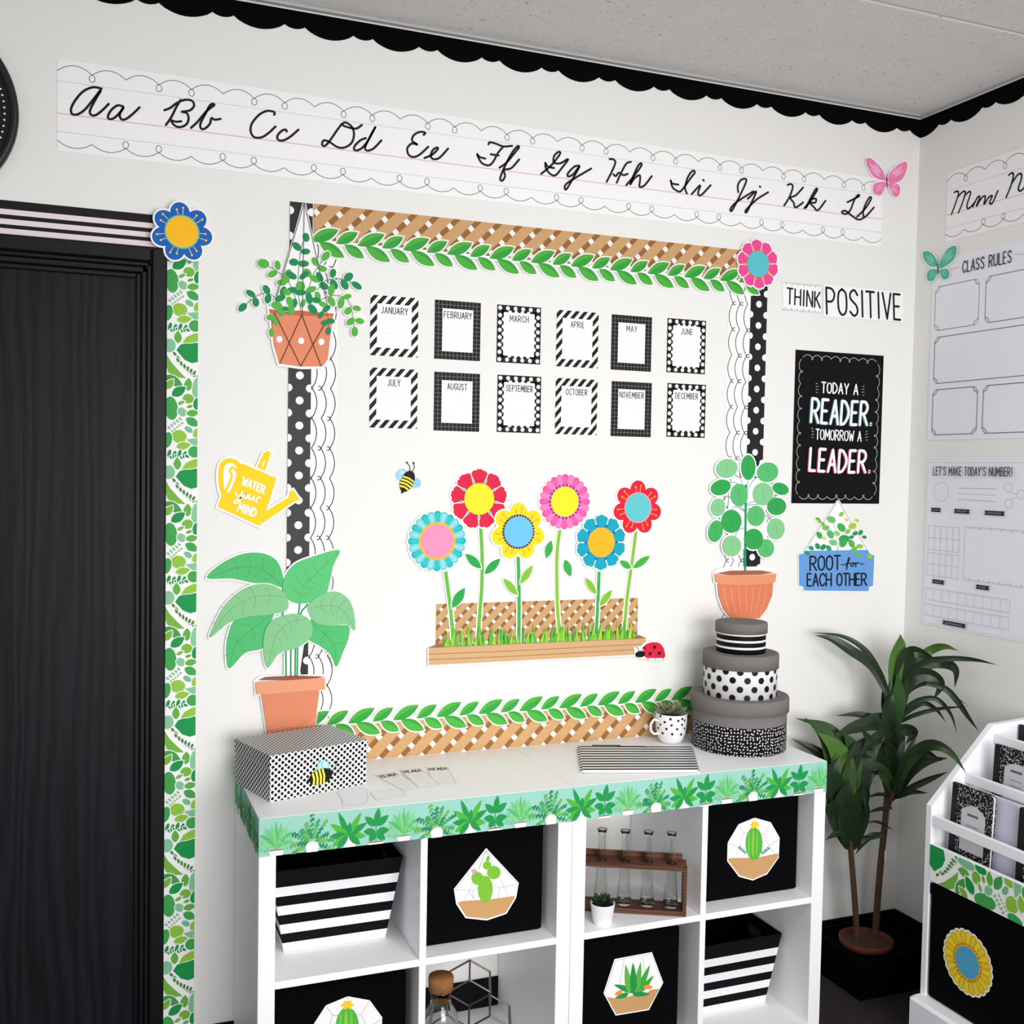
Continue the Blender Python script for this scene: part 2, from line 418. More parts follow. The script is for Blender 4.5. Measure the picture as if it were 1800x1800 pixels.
b = MB(); b.box((-0.024, -4.6, CEIL - 0.002), (0, -0.024, CEIL - 0.0005), MCG); b.box((-0.026, -4.6, CEIL - 0.006), (-0.024, -0.026, CEIL), MCG); tag(b.build('trim_2'), 'pale ceiling edge moulding along the right wall', kind='structure')
b = MB(); b.bbox((-2.3165, -0.008, FLOOR), (0, 0, 0.099), MBB, 0.003); tag(b.build('baseboard_back'), 'black baseboard of the back wall', kind='structure')
b = MB(); b.bbox((-0.008, -4.6, FLOOR), (0, -0.008, 0.099), MBB, 0.003); tag(b.build('baseboard_right'), 'black baseboard of the right wall', kind='structure')
# door
door = bpy.data.objects.new('door_1', None); COL.objects.link(door); door.location = (-2.8, 0, FLOOR); tag(door, 'black wood grain door in a black frame', kind='structure')
def dpart(name, boxes, mat, r=0.003):
    b = MB()
    for p, q in boxes: b.bbox(p, q, mat, r)
    return b.build(name, door, door.location)
dpart('door_leaf', [((-3.262, 0.022, FLOOR), (-2.376, 0.06, 1.992))], MDOOR)
for nm, x0, x1 in (('frame_side', -2.352, -2.3165), ('frame_side', -3.317, -3.28)):
    dpart(nm, [((x0, -0.024, FLOOR), (x1, 0, 2.0515))], MFRAME, 0.004)
dpart('frame_head', [((-3.28, -0.024, 2.016), (-2.352, 0, 2.0515))], MFRAME, 0.004)
for x0, x1, y in ((-2.362, -2.352, -0.014), (-2.374, -2.362, -0.004)):
    dpart('frame_bead', [((x0, y, FLOOR), (x1, 0.022, 2.016 if y < -0.01 else 2.006))], MFRAME, 0.002)
dpart('head_bead', [((-3.28, -0.014, 2.006), (-2.352, 0.022, 2.016)), ((-3.28, -0.004, 1.992), (-2.362, 0.022, 2.006))], MFRAME, 0.002)
dpart('door_stop', [((-2.386, 0.010, FLOOR), (-2.374, 0.022, 1.992)), ((-3.28, 0.010, 1.98), (-2.386, 0.022, 1.992))], MFRAME, 0.002)

# ---------------------------------------------------------------- black scalloped border under the ceiling
def scallop_edge(s0, s1):
    pts = []; per = 0.1765; sm = 0.0505; i0 = math.floor((s0 + 0.0938) / per) - 1
    i = i0
    while True:
        a = -0.0938 + i * per
        if a > s1 + per: break
        for st, ln, dep in ((a, sm, 0.0075), (a + sm, per - sm, 0.0215)):
            for k in range(10):
                t = k / 10; x = st + ln * t
                if s0 < x < s1: pts.append((x, 2.6425 - dep * math.sin(math.pi * t) ** 0.75))
        i += 1
    def zz(x):
        d = (x + 0.0938) % per
        return 2.6425 - (0.0075 * math.sin(math.pi * d / sm) ** 0.75 if d < sm else 0.0215 * math.sin(math.pi * (d - sm) / (per - sm)) ** 0.75)
    return [(s0, zz(s0))] + pts + [(s1, zz(s1))]
for nm, lab, fr, s0, s1, h in (('scalloped_border', 'black scalloped paper border below the ceiling on the back wall', BACK, -4.4, 0.0, 0.0012), ('scalloped_border', 'black scalloped paper border below the ceiling on the right wall', RIGHT, 0.0, 3.2, 0.0012)):
    a = Art(nm, lab, 'border', fr, h); a.part('strip')
    # strips in slices so every cap stays simple
    ed = scallop_edge(s0, s1)
    for i in range(len(ed) - 1):
        (x0, z0), (x1, z1) = ed[i], ed[i + 1]
        if x1 - x0 < 1e-6: continue
        P = [fr.pt(x0, z0, h), fr.pt(x1, z1, h), fr.pt(x1, 2.6805, h), fr.pt(x0, 2.6805, h)]
        a.mb.face(P, MBC); a.mb.face([P[0], P[1], fr.pt(x1, z1, 0), fr.pt(x0, z0, 0)], MBC)
    a.ab = [(s0, 2.62), (s1, 2.68)]; a.done()

# ================================================================== wall decorations, back wall
INK = (20, 18, 20)
# round dotted disc at the far left
c0 = (-2.862, 2.328); R0 = 0.217
e = thing('dotted_wall_disc', 'round black wall piece with white dots, cut by the left photo edge', 'wall decoration', (c0[0], 0, c0[1] - R0))
def onwall(mb, name, parent, c, mat_n=None):
    o = mb.build(name, parent); return o
def wall_lathe(prof, mat, n=64):
    """prof (r, h): turned round the wall normal"""
    b = MB(); b.lathe(prof, mat, n)
    for v in b.v: v.x, v.y, v.z = c0[0] + v.x, -v.z, c0[1] + v.y
    return b
wall_lathe([(0, 0.002), (R0, 0.002), (R0, 0.02), (R0 - 0.008, 0.026), (R0 - 0.016, 0.022), (R0 - 0.018, 0.012)], M((30, 29, 31), 0.4, 0.4)).build('rim', e, e.location)
wall_lathe([(R0 - 0.018, 0.012), (0, 0.012)], M((20, 20, 22), 0.6)).build('face', e, e.location)
b = MB()
for ring, rr, nn, dr in ((0, R0 - 0.03, 84, 0.0022), (1, R0 - 0.043, 60, 0.0036), (2, R0 - 0.058, 70, 0.0022), (3, R0 - 0.072, 48, 0.0032), (4, R0 - 0.09, 50, 0.0022)):
    for i in range(nn):
        t = 2 * math.pi * (i + 0.5 * (ring % 2)) / nn
        b.face([(c0[0] + x, -0.0122, c0[1] + z) for x, z in ell(rr * math.cos(t), rr * math.sin(t), dr, dr, 0, 8)], M(PAPER))
b.build('dot_print', e, e.location)

# ---------------------------------------------------------------- cursive alphabet strips
def alphabet(label, fr, a0, a1, z0, z1, zb, h):
    a = Art('alphabet_strip', label, 'alphabet strip', fr, h); a.part('paper_strip')
    a.raw([(a0, z0), (a1, z0), (a1, z1), (a0, z1)], MPAPER, 0.0006)
    a.part('ruled_line')
    for z, w, c in ((zb, 0.0022, (226, 178, 184)), (zb + 0.075, 0.0016, (216, 214, 218)), (zb - 0.042, 0.0016, (212, 212, 216))):
        a.part('ruled_line'); a.raw_stroke([(a0, z), (a1, z)], w, c)
    a.part('doodle_line')
    g = (96, 93, 95)
    a.raw_stroke(squiggle(a0, a1, z1 - 0.027, 0.0755, 0.016, 0.0085, 1, (1, 0, 1), 0), 0.0016, g)
    a.part('doodle_line')
    a.raw_stroke(squiggle(a0, a1, z0 + 0.024, 0.0755, 0.014, 0.0085, -1, (0, 1, 1), 0), 0.0016, g)
    return a
a = alphabet('long cursive alphabet strip from Aa to Ll above the flower garden', BACK, -2.563, -0.1437, 2.2606, 2.474, 2.348, 0.0008)
LA = [  # crop A (80,90) x3.6
 [(355,238),(300,230),(240,255),(190,310),(162,365),(170,400),(205,400),(250,370),(300,310),(352,245),(320,300),(282,375),(290,405),(320,405),(360,375),(400,335)],
 [(490,350),(455,345),(415,375),(395,415),(408,432),(440,420),(480,380),(495,352),(470,400),(480,432),(510,430),(550,400),(595,357)],
 [(855,310),(830,350),(795,420),(762,468)],
 [(752,375),(790,360),(830,330),(880,310),(925,315),(940,345),(915,375),(862,385)], [(862,385),(895,395),(905,430),(890,465),(850,482),(815,470),(795,440),(825,448),(858,445)],
 [(920,487),(960,450),(1020,380),(1065,345),(1060,335),(1040,345),(1010,400),(980,460),(985,492),(1010,490),(1040,460),(1050,425),(1070,435),(1108,430)],
 [(1446,404),(1450,393),(1440,384),(1400,380),(1350,405),(1305,460),(1298,510),(1320,545),(1365,547),(1410,520),(1455,478)],
 [(1525,510),(1520,498),(1495,505),(1468,535),(1470,560),(1500,567),(1545,545),(1600,498)]]
LB = [  # crop B (540,150) x3.6
 [(345,252),(310,275),(260,268),(222,252),(240,236),(280,262),(295,310),(280,365),(235,395),(190,392),(140,360),(105,350),(93,375),(110,385),(140,355),(185,290),(218,245)],
 [(370,335),(335,350),(300,385),(298,410),(330,408),(375,365),(432,262),(395,330),(365,395),(380,415),(420,400),(468,350)],
 [(735,315),(746,302),(715,296),(675,315),(662,350),(690,372),(694,377),(660,370),(632,400),(640,440),(670,455),(710,440),(765,390)],
 [(740,462),(790,440),(825,405),(820,395),(795,410),(780,445),(795,468),(835,460),(890,402)],
 [(1145,375),(1155,362),(1195,372),(1240,388),(1295,385)], [(1240,388),(1205,430),(1175,485),(1145,508),(1100,490),(1072,435),(1090,455),(1125,465)], [(1160,438),(1210,445)],
 [(1215,523),(1260,490),(1310,430),(1338,395),(1330,387),(1300,420),(1260,490),(1225,570),(1220,600),(1235,603),(1250,575),(1245,537),(1290,525),(1340,470)],
 [(1478,562),(1540,510),(1585,455),(1600,428),(1585,424),(1560,450),(1560,490),(1600,495),(1650,468),(1605,530),(1570,570),(1540,565),(1510,530),(1505,490),(1520,515),(1560,525)],
 [(1720,510),(1690,515),(1650,555),(1648,578),(1680,565),(1722,512),(1680,590),(1645,650),(1630,660),(1633,630),(1690,590),(1795,528)]]
LC = [  # crop C (1000,200) x3
 [(212,240),(232,242),(243,258),(225,305),(197,360)], [(325,255),(300,265),(270,320),(250,365)], [(232,320),(245,330),(262,312),(285,325),(308,318)],
 [(300,378),(340,330),(380,275),(375,263),(355,290),(320,375),(345,340),(372,326),(372,360),(370,385),(395,380),(435,330)],
 [(575,375),(540,368),(535,350),(545,390),(580,412),(600,395),(640,340),(662,310),(650,302),(625,335),(610,390),(620,422)],
 [(645,425),(690,378),(678,420),(695,430),(745,378)], [(705,350),(709,354)],
 [(890,415),(888,380),(905,350),(930,345),(930,365),(905,420),(875,480),(855,514),(849,503),(880,468),(970,410)],
 [(940,450),(985,410),(960,470),(935,520),(930,510),(985,455),(1048,415)], [(1003,384),(1007,388)],
 [(1150,377),(1165,372),(1178,385),(1160,440),(1132,485)], [(1232,390),(1195,430),(1165,445),(1182,470),(1190,495),(1215,482),(1232,468)],
 [(1238,500),(1270,460),(1305,405),(1300,397),(1280,430),(1245,500),(1275,455),(1300,450),(1295,470),(1270,472),(1290,495),(1310,510),(1350,460)],
 [(1465,468),(1500,450),(1528,435),(1520,430),(1500,460),(1480,510),(1455,530),(1435,520),(1455,513),(1490,540),(1525,560),(1555,548)],
 [(1515,545),(1560,500),(1590,450),(1582,442),(1560,480),(1548,520),(1558,545),(1605,495)]]
for L, cv, starts in ((LA, BACK.crop(80, 90, 3.6), (0, 1, 2, 5, 6, 7)), (LB, BACK.crop(540, 150, 3.6), (0, 1, 2, 3, 4, 7, 8, 9)), (LC, BACK.crop(1000, 200, 3), (0, 3, 4, 5, 7, 8, 10, 12, 13, 14))):
    a.conv = cv
    for i, st in enumerate(L):
        if i in starts: a.part('cursive_letter')
        a.stroke(st, 0.0056, INK)
a.conv = lambda p: p; a.done()
a = alphabet('cursive alphabet strip starting with Mm on the right wall', RIGHT, 0.128, 2.4, 2.266, 2.48, 2.348, 0.0008)
a.conv = RIGHT.crop(1580, 240, 3.27)
for i, st in enumerate([[(320,322),(338,314),(345,328),(330,380),(305,448)], [(340,350),(370,318),(385,325),(365,390),(345,438)], [(378,345),(405,318),(415,328),(395,390),(400,415),(425,395),(440,375)],
           [(428,404),(455,350),(468,350),(448,402),(480,352),(500,345),(492,390),(520,350),(540,342),(525,378),(540,384),(572,312)],
           [(635,222),(652,210),(662,222),(648,280),(620,350)], [(652,270),(685,222),(705,215),(708,240),(690,300),(705,312),(735,280)],
           [(735,330),(770,250),(785,250),(770,310),(800,255),(815,255),(808,300),(830,280)]]):
    if i in (0, 3, 4, 6): a.part('cursive_letter')
    a.stroke(st, 0.0056, INK)
a.conv = lambda p: p; a.done()

# ---------------------------------------------------------------- leaf print strip beside the door, and the stripes above it
G1, G2, G3, G4, G5, G6 = (12, 150, 72), (62, 166, 80), (122, 186, 62), (146, 200, 66), (134, 200, 156), (96, 178, 66)
def leaf_tile(a, ox, oz, k, x0, x1, z0, z1, rot=False):
    """one repeat of the leaf pattern; local units: 172 wide, 668 high, y down"""
    S = []
    def put(pts, c): S.append((pts, c))
    put([(57, 45), (75, 18), (110, 5), (150, 2), (190, 20), (195, 60), (170, 95), (130, 105), (95, 90)], G1)
    for i in range(7):
        t = i / 6; x, y = 52 + 100 * t, 75 + 95 * t ** 0.6
        for sx in (-1, 1): put(ell(x + 9 * sx, y + 10 * sx, 13, 7, 0.9 + i * 0.2, 8), (72, 140, 60))
    put([(5, 75), (25, 110), (60, 150), (98, 188), (50, 185), (15, 165), (0, 130)], (120, 184, 66))
    put(leaf2((0, 182), (84, 236), 46), (70, 160, 80)); put(leaf2((0, 250), (36, 200), 34), G3)
    put(leaf2((112, 255), (114, 190), 40), G6); put(ell(154, 240, 20, 52, 0.1, 14), G5)
    put(leaf2((32, 284), (98, 238), 46), G1); put(ell(113, 298, 27, 24, 0, 14), G3); put(leaf2((60, 330), (95, 312), 18), G3); put(leaf2((105, 345), (140, 333), 16), (110, 170, 60))
    put(ell(26, 352, 32, 58, -0.1, 16), G2); put(ell(160, 322, 20, 32, 0.2, 12), G1); put(ell(82, 370, 24, 20, 0.8, 12), G5)
    put(leaf2((105, 378), (168, 370), 34), G6); put(leaf2((104, 404), (168, 440), 42), G2); put(ell(116, 462, 22, 14, 0.6, 12), (120, 190, 150))
    for i in range(5): put(ell(16 + 14 * i, 455 - 12 * i, 10, 6, 0.8, 8), G5); put(ell(34 + 12 * i, 470 - 10 * i, 9, 5, -0.6, 8), (150, 190, 120))
    put(ell(68, 500, 36, 32, 0.2, 16), G4); put(ell(158, 480, 18, 26, 0.3, 12), G4); put([(105, 515), (172, 505), (172, 545), (140, 545)], G5)
    put(ell(8, 520, 22, 40, 0.2, 12), G2); put(leaf2((55, 555), (126, 542), 38), G4); put(ell(146, 580, 30, 29, 0, 16), G2)
    for i in range(4):
        put(ell(18 + 26 * i, 590 + 6 * (i % 2), 9, 20, 0.3, 8), G1); put(ell(30 + 26 * i, 612 - 8 * (i % 2), 12, 7, 0.5, 8), G1)
    put(leaf2((60, 675), (58, 612), 36), G6); put([(85, 672), (105, 640), (140, 622), (175, 615), (175, 655), (130, 668)], G4)
    put(ell(16, 690, 30, 34, 0, 14), G5)
    for pts, c in S:
        q = []; mx, my = sum(p[0] for p in pts) / len(pts), sum(p[1] for p in pts) / len(pts)
        for x, y in [(mx + (p[0] - mx) * 1.08, my + (p[1] - my) * 1.08) for p in pts]:
            if rot: q.append((ox + y * k, oz + x * k))
            else: q.append((ox + x * k, oz - y * k))
        wq = clip(inflate(q, 4 * k), x0, x1, z0, z1); q = clip(q, x0, x1, z0, z1)
        if len(wq) > 2: a.raw(wq, MPAPER); a.h -= DH * 0.9
        if len(q) > 2: a.raw(q, c); a.h -= DH * 0.9
LX0, LX1 = -2.3165, -2.2415
a = Art('leaf_border_strip', 'tall strip of green leaf print paper beside the black door', 'border', BACK, 0.0008); a.part('paper_strip')
a.raw([(LX0, FLOOR), (LX1, FLOOR), (LX1, 2.045), (LX0, 2.045)], MPAPER, 0.0006)
a.part('leaf_print')
z1 = BACK.px(300, 600)[1]; per = z1 - BACK.px(300, 822.7)[1]; k = (LX1 - LX0) / 172
for i in range(-2, 8):
    h = a.h; a.h += (i % 2) * 0.0007; leaf_tile(a, LX0, z1 - i * per, per / 668, LX0, LX1, FLOOR, 2.045); a.h = h
a.h += 0.001; a.done()
a = Art('striped_border_strip', 'black and white striped paper strip above the black door', 'border', BACK, 0.001); a.part('paper_strip')
a.raw([(-3.4, 2.0525), (-2.335, 2.0525), (-2.335, 2.1335), (-3.4, 2.1335)], M((20, 17, 20), 0.5, 0.2), 0.0006)
a.part('stripe')
for z, w in ((2.107, 0.0125), (2.0845, 0.0125), (2.0625, 0.013)):
    a.raw([(-3.4, z - w / 2), (-2.335, z - w / 2), (-2.335, z + w / 2), (-3.4, z + w / 2)], (240, 226, 228))
a.done()

# ---------------------------------------------------------------- board frame: lattice strips, dotted strips, doodle strips, garlands
def strip(name, label, x0, x1, z0, z1, mat, h, cat='border'):
    b = MB(); b.box((x0, -h - 0.0006, z0), (x1, -h, z1), mat)
    return tag(b.build(name, None, ((x0 + x1) / 2, 0, z0)), label, cat)
strip('lattice_border_strip', 'tan lattice print strip along the top of the board', -1.957, -0.625, 2.108, 2.2025, lattice_mat('lattice_top', -1.8302 + 1.291, 2.1812 - 2.108, 0.0602), 0.0012)
strip('lattice_border_strip', 'tan lattice print strip along the bottom of the board', -1.957, -0.66, 0.7485, 0.845, lattice_mat('lattice_bottom', BACK.px(685, 1313.5)[0] + 1.3085, BACK.px(685, 1313.5)[1] - 0.7485, 0.0602), 0.0012)
def dotted_strip(label, x0, x1, z0, z1, zd, rough):
    a = Art('dotted_border_strip', label, 'border', BACK, 0.0026); a.part('paper_strip')
    a.raw([(x0, z0), (x1, z0), (x1, z1), (x0, z1)], M((22, 20, 24), rough, 0.3), 0.0006)
    a.part('dot_print'); xm = (x0 + x1) / 2; z = zd - 30 * 0.0642
    h = a.h
    while z < z1:
        for x, zz in ((xm, z), (x0, z + 0.0321), (x1 - 0.003, z + 0.0321)):
            q = clip(ell(x, zz, 0.0102, 0.0102, 0, 16), x0, x1, z0, z1)
            if len(q) > 2: a.h = h; a.raw(q, PAPER)
        z += 0.0642
    return a.done()
dotted_strip('black strip with white dots on the left of the board', -2.018, -1.960, 0.75, 2.2015, 1.762, 0.45)
dotted_strip('black strip with white dots on the right of the board', -0.629, -0.570, 0.75, 2.14, 2.0455, 0.5)
def doodle_strip(label, xin, xout, z0, z1, h, ph):
    """paper strip whose free edge is a doodle of scallops and loops"""
    a = Art('doodle_border_strip', label, 'border', BACK, h, 'doodle strips of the board'); a.part('paper_strip')
    a.raw([(xin, z0), (xout, z0), (xout, z1), (xin, z1)], MPAPER, 0.0004)
    a.part('doodle_line'); sg = 1 if xout > xin else -1
    q = squiggle(z0, z1, 0, 0.078, 0.013, 0.006, 1, (1, 1, 0), ph)
    a.raw_stroke([(xout - sg * 0.016 + sg * v, u) for u, v in q], 0.0026, (48, 45, 48))
    return a.done()
for i, (xo, ph) in enumerate(((-1.893, 0), (-1.9165, 1), (-1.941, 2))):
    doodle_strip(['outermost', 'middle', 'innermost'][i] + ' white doodle scallop strip beside the left dotted strip', -1.972, xo, 0.80, 2.12, 0.0004 + 0.0007 * i, ph)
for i, (xo, ph) in enumerate(((-0.706, 1), (-0.6815, 0), (-0.655, 2))):
    doodle_strip(['outermost', 'middle', 'innermost'][i] + ' white doodle scallop strip beside the right dotted strip', -0.615, xo, 0.80, 2.12, 0.0004 + 0.0007 * i, ph)
def garland(label, xs, xe, zs, h):
    a = Art('leaf_garland', label, 'garland', BACK, h); a.part('backing')
    L = []; x = xs; i = 0; lam = 0.1224
    while x < xe:
        lg = i % 2 == 0
        L.append(((x, zs), (x + (0.072 if lg else 0.057), zs + (0.036 if lg else 0.034)), 0.030 if lg else 0.027))
        L.append(((x + 0.022, zs - 0.001), (x + 0.022 + (0.066 if lg else 0.052), zs - (0.034 if lg else 0.031)), 0.030 if lg else 0.027))
        x += 0.066 if lg else 0.0564; i += 1
    hb = a.h
    a.raw_stroke([(xs, zs), (xe + 0.02, zs)], 0.012, MPAPER)
    for b_, t_, w in L: a.raw(inflate(leaf2(b_, t_, w, 7, 0.5), 0.0038), MPAPER); a.h -= DH * 0.8
    gA, gB = (72, 178, 62), (44, 162, 60)
    for b_, t_, w in L:
        a.part('leaf'); a.h = hb + 0.0016
        a.raw(leaf2(b_, t_, w, 8, 0.5), gA); B_, T_ = Vector(b_), Vector(t_); d = T_ - B_; n = Vector((-d.y, d.x)).normalized()
        hi = leaf2(b_, t_, w, 8, 0.5); up = hi[:9]; mid = [tuple(B_ + d * s + n * 0.004 * math.sin(math.pi * s)) for s in [j / 8 for j in range(9)]]
        a.raw(up + mid[-2:0:-1] if t_[1] < b_[1] else [tuple(p) for p in mid] + [hi[j] for j in range(9, len(hi))], gB)
        a.raw_stroke(mid, 0.0009, (150, 150, 60))
    return a.done()
garland('leafy green paper garland along the top of the board', -1.965, -0.665, 2.106, 0.0036)
garland('leafy green paper garland along the bottom of the board', -1.975, -0.66, 0.8515, 0.0036)

# ---------------------------------------------------------------- paper flowers
def petal(c, ang, r, n, kind):
    pts = []
    hw = math.tan(math.pi / n)
    if kind == 'round':
        m = 0.65 * r; tg = min(m * hw * 1.02, 0.36 * r)
        pts = [(0.25 * r, -0.25 * r * hw)] + [(m + (r - m) * math.cos(t), tg * math.sin(t)) for t in [math.pi * (-0.62 + 1.24 * k / 12) for k in range(13)]] + [(0.25 * r, 0.25 * r * hw)]
    elif kind == 'thin':
        w = r * hw * 0.98
        pts = [(0.3 * r, -0.3 * r * hw), (r - w * 1.6, -w)] + [(r - w + w * math.cos(t), w * math.sin(t)) for t in [math.pi * (-0.5 + k / 6) for k in range(7)]] + [(r - w * 1.6, w), (0.3 * r, 0.3 * r * hw)]
    else:
        w = r * hw * 0.80
        pts = [(0.25 * r, -0.25 * r * hw), (0.60 * r, -w * 0.66), (0.84 * r, -w), (0.93 * r, -w * 0.72), (0.94 * r, -w * 0.45), (r, -w * 0.2), (r * 0.985, 0), (r, w * 0.22), (0.94 * r, w * 0.45), (0.95 * r, w * 0.72), (0.84 * r, w), (0.60 * r, w * 0.66), (0.25 * r, 0.25 * r * hw)]
    ca, sa = math.cos(ang), math.sin(ang)
    return [(c[0] + x * ca - y * sa, c[1] + x * sa + y * ca) for x, y in pts]
def flower_head(a, c, r, n, kind, cols, centre, rc, ring=None, bits=None, rot=math.pi / 2):
    """c, r in plane units; cols: petal colours in turn"""
    P = [petal(c, rot + 2 * math.pi * i / n, r, n, kind) for i in range(n)]
    a.part('backing')
    for p in P: a.raw(inflate(p, 0.0042), MPAPER); a.h -= DH * 0.9
    a.raw(ell(c[0], c[1], r * 0.86, r * 0.86, 0, 28), MPAPER)
    h = a.h
    for i, p in enumerate(P):
        a.part('petal'); a.h = h + (2 if i == n - 1 and n % 2 else i % 2) * 2.5 * DH
        a.raw(p, cols[i % len(cols)])
        if kind == 'thin': 
            q = petal(c, rot + 2 * math.pi * i / n, r * 0.93, n * 2, 'thin'); cc = cols[i % len(cols)]
            a.raw(q, tuple(min(255, int(v * 1.06 + 8)) for v in cc))
    a.h = h + 8 * DH
    if bits:
        a.part('petal_print')
        typ, bc = bits
        for i in range(n):
            t0 = rot + 2 * math.pi * i / n
            if typ == 'stamen':
                for off, ln in ((-0.14, 0.82), (0.13, 0.76)):
                    t = t0 + off; p, q = [(c[0] + r * f * math.cos(t), c[1] + r * f * math.sin(t)) for f in (0.5, ln)]
                    a.raw_stroke([p, q], 0.0017, bc); a.raw(ell(q[0], q[1], 0.0026, 0.0026, 0, 8), bc)
            elif typ == 'tab':
                t = t0 + math.pi / n; rr = rc * 1.16
                p = (c[0] + rr * math.cos(t), c[1] + rr * math.sin(t)); a.raw(ell(p[0], p[1], 0.0062, 0.0042, t, 8), (214, 232, 240)); a.raw(ell(p[0], p[1], 0.0036, 0.0024, t, 8), bc)
            elif typ == 'dot':
                t = t0 + math.pi / n; rr = rc * 1.15
                a.raw(ell(c[0] + rr * math.cos(t), c[1] + rr * math.sin(t), 0.0046, 0.0046, 0, 10), bc)
    a.part('flower_centre')
    if ring:
        rr, rcol, beads = ring
        if beads:
            for i in range(beads): t = 2 * math.pi * i / beads; a.raw(ell(c[0] + rr * math.cos(t), c[1] + rr * math.sin(t), 0.0034, 0.0034, 0, 8), rcol); a.h -= DH * 0.9
        else: a.raw(ell(c[0], c[1], rr, rr, 0, 36), rcol)
    a.raw(ell(c[0], c[1], rc, rc, 0, 36), centre)
def rad(fr, c, rpx):
    p = fr.px(*c); q = fr.px(c[0], c[1] - rpx); return p, abs(q[1] - p[1])
def vleaf(a, b, t, w, col):
    """leaf with white margin, points in converter units, w in metres"""
    B_, T_ = a.conv(b), a.conv(t); q = leaf2(B_, T_, w, 8, 0.48)
    a.part('leaf'); a.raw(inflate(q, 0.0026), MPAPER); a.raw(q, col); a.raw_stroke([B_, tuple(Vector(B_).lerp(Vector(T_), 0.8))], 0.0008, tuple(int(v * 0.82) for v in col))
K1 = BACK.crop(680, 780, 4.5); K2 = BACK.crop(920, 780, 4.5)
GREEN_A, GREEN_B, LIME = (104, 188, 62), (40, 166, 78), (136, 194, 58)
GARDEN = [
 ('red paper flower with a yellow centre, second from the left in the garden', (841.5, 877), 53, 9, 'notch', [(224, 26, 68)], (251, 232, 42), 28, None, ('tab', (90, 160, 200)), 0.0018, K1, [(740,640),(752,900),(748,1150),(732,1350),(718,1600)], GREEN_A, [((745,985),(618,870),.024,GREEN_B),((770,1030),(897,908),.024,GREEN_B)]),
 ('pink paper flower with a yellow centre in the middle of the garden', (992.2, 881.8), 49, 24, 'thin', [(232, 84, 152), (246, 122, 182)], (252, 234, 38), 26.5, (29, (112, 48, 150), 26), None, 0.0018, K2, [(292,640),(265,850),(262,1050),(268,1300),(285,1500)], LIME, [((218,765),(178,908),.024,(58,174,74)),((325,915),(372,1052),.025,(58,174,74))]),
 ('red paper flower with a teal centre, rightmost in the garden', (1120, 892.2), 48, 7, 'round', [(228, 24, 56)], (98, 200, 206), 25, (27.2, (250, 150, 185), 0), ('stamen', (255, 196, 60)), 0.0018, K2, [(890,680),(855,950),(820,1200),(795,1480)], LIME, [((850,985),(758,925),.021,(72,178,64)),((862,985),(1000,886),.022,(72,178,64))]),
 ('teal paper flower with a pink centre, leftmost in the garden', (767.8, 951), 53.5, 24, 'thin', [(26, 180, 184), (126, 204, 210)], (246, 148, 188), 29.5, (33.5, (255, 186, 36), 0), None, 0.0036, K1, [(455,960),(480,1150),(505,1350),(525,1600)], GREEN_A, [((512,1298),(614,1138),.027,GREEN_B)]),
 ('yellow paper flower with a blue centre, third from the left in the garden', (910, 934.4), 51, 7, 'round', [(253, 222, 28)], (108, 196, 240), 27, (28.6, (24, 60, 110), 34), ('stamen', (240, 160, 40)), 0.0036, K1, [(1034,860),(1042,1200),(1040,1600)], (66, 172, 76), [((1050,1108),(1152,960),.022,LIME),((1030,1198),(916,1062),.022,LIME)]),
 ('turquoise paper flower with an orange centre, fifth from the left in the garden', (1055.5, 953.3), 49, 10, 'notch', [(0, 166, 190)], (255, 184, 28), 26, None, ('dot', (20, 110, 185)), 0.0036, K2, [(596,980),(585,1250),(572,1500)], (62, 172, 76), [((572,1190),(484,1058),.021,LIME),((598,1282),(697,1155),.022,LIME)])]
for lab, c, rp, n, kind, cols, cen, rc, ring, bits, h0, cv, stem, sc, lv in GARDEN:
    a = Art('paper_flower', lab, 'paper flower', BACK, h0, 'paper flowers of the garden', cv)
    a.part('stem'); a.stroke(stem, 0.0175, MPAPER); a.stroke(stem, 0.0105, sc)
    for b_, t_, w, lc in lv: vleaf(a, b_, t_, w, lc)
    p, r = rad(BACK, c, rp); k = r / rp
    a.h += 0.0002
    flower_head(a, p, r, n, kind, cols, cen, rc * k, (ring[0] * k, ring[1], ring[2]) if ring else None, bits); a.done()
for lab, c, rp, n, kind, cols, cen, rc, ring, bits in [
  ('blue paper flower with an orange centre at the door frame corner', (318.3, 411.7), 52, 7, 'round', [(16, 96, 186)], (255, 190, 24), 27.5, (30, (60, 190, 200), 0), ('stamen', (240, 214, 110))),
  ('pink paper flower with a teal centre at the upper right board corner', (1330, 465), 43.5, 10, 'notch', [(238, 78, 152)], (88, 196, 206), 23, None, ('dot', (252, 170, 60)))]:
    p, r = rad(BACK, c, rp); k = r / rp
    a = Art('paper_flower', lab, 'paper flower', BACK, 0.026 if c[0] < 900 else 0.0068)
    flower_head(a, p, r, n, kind, cols, cen, rc * k, (ring[0] * k, ring[1], ring[2]) if ring else None, bits, math.pi / 2 + 0.1); a.done()

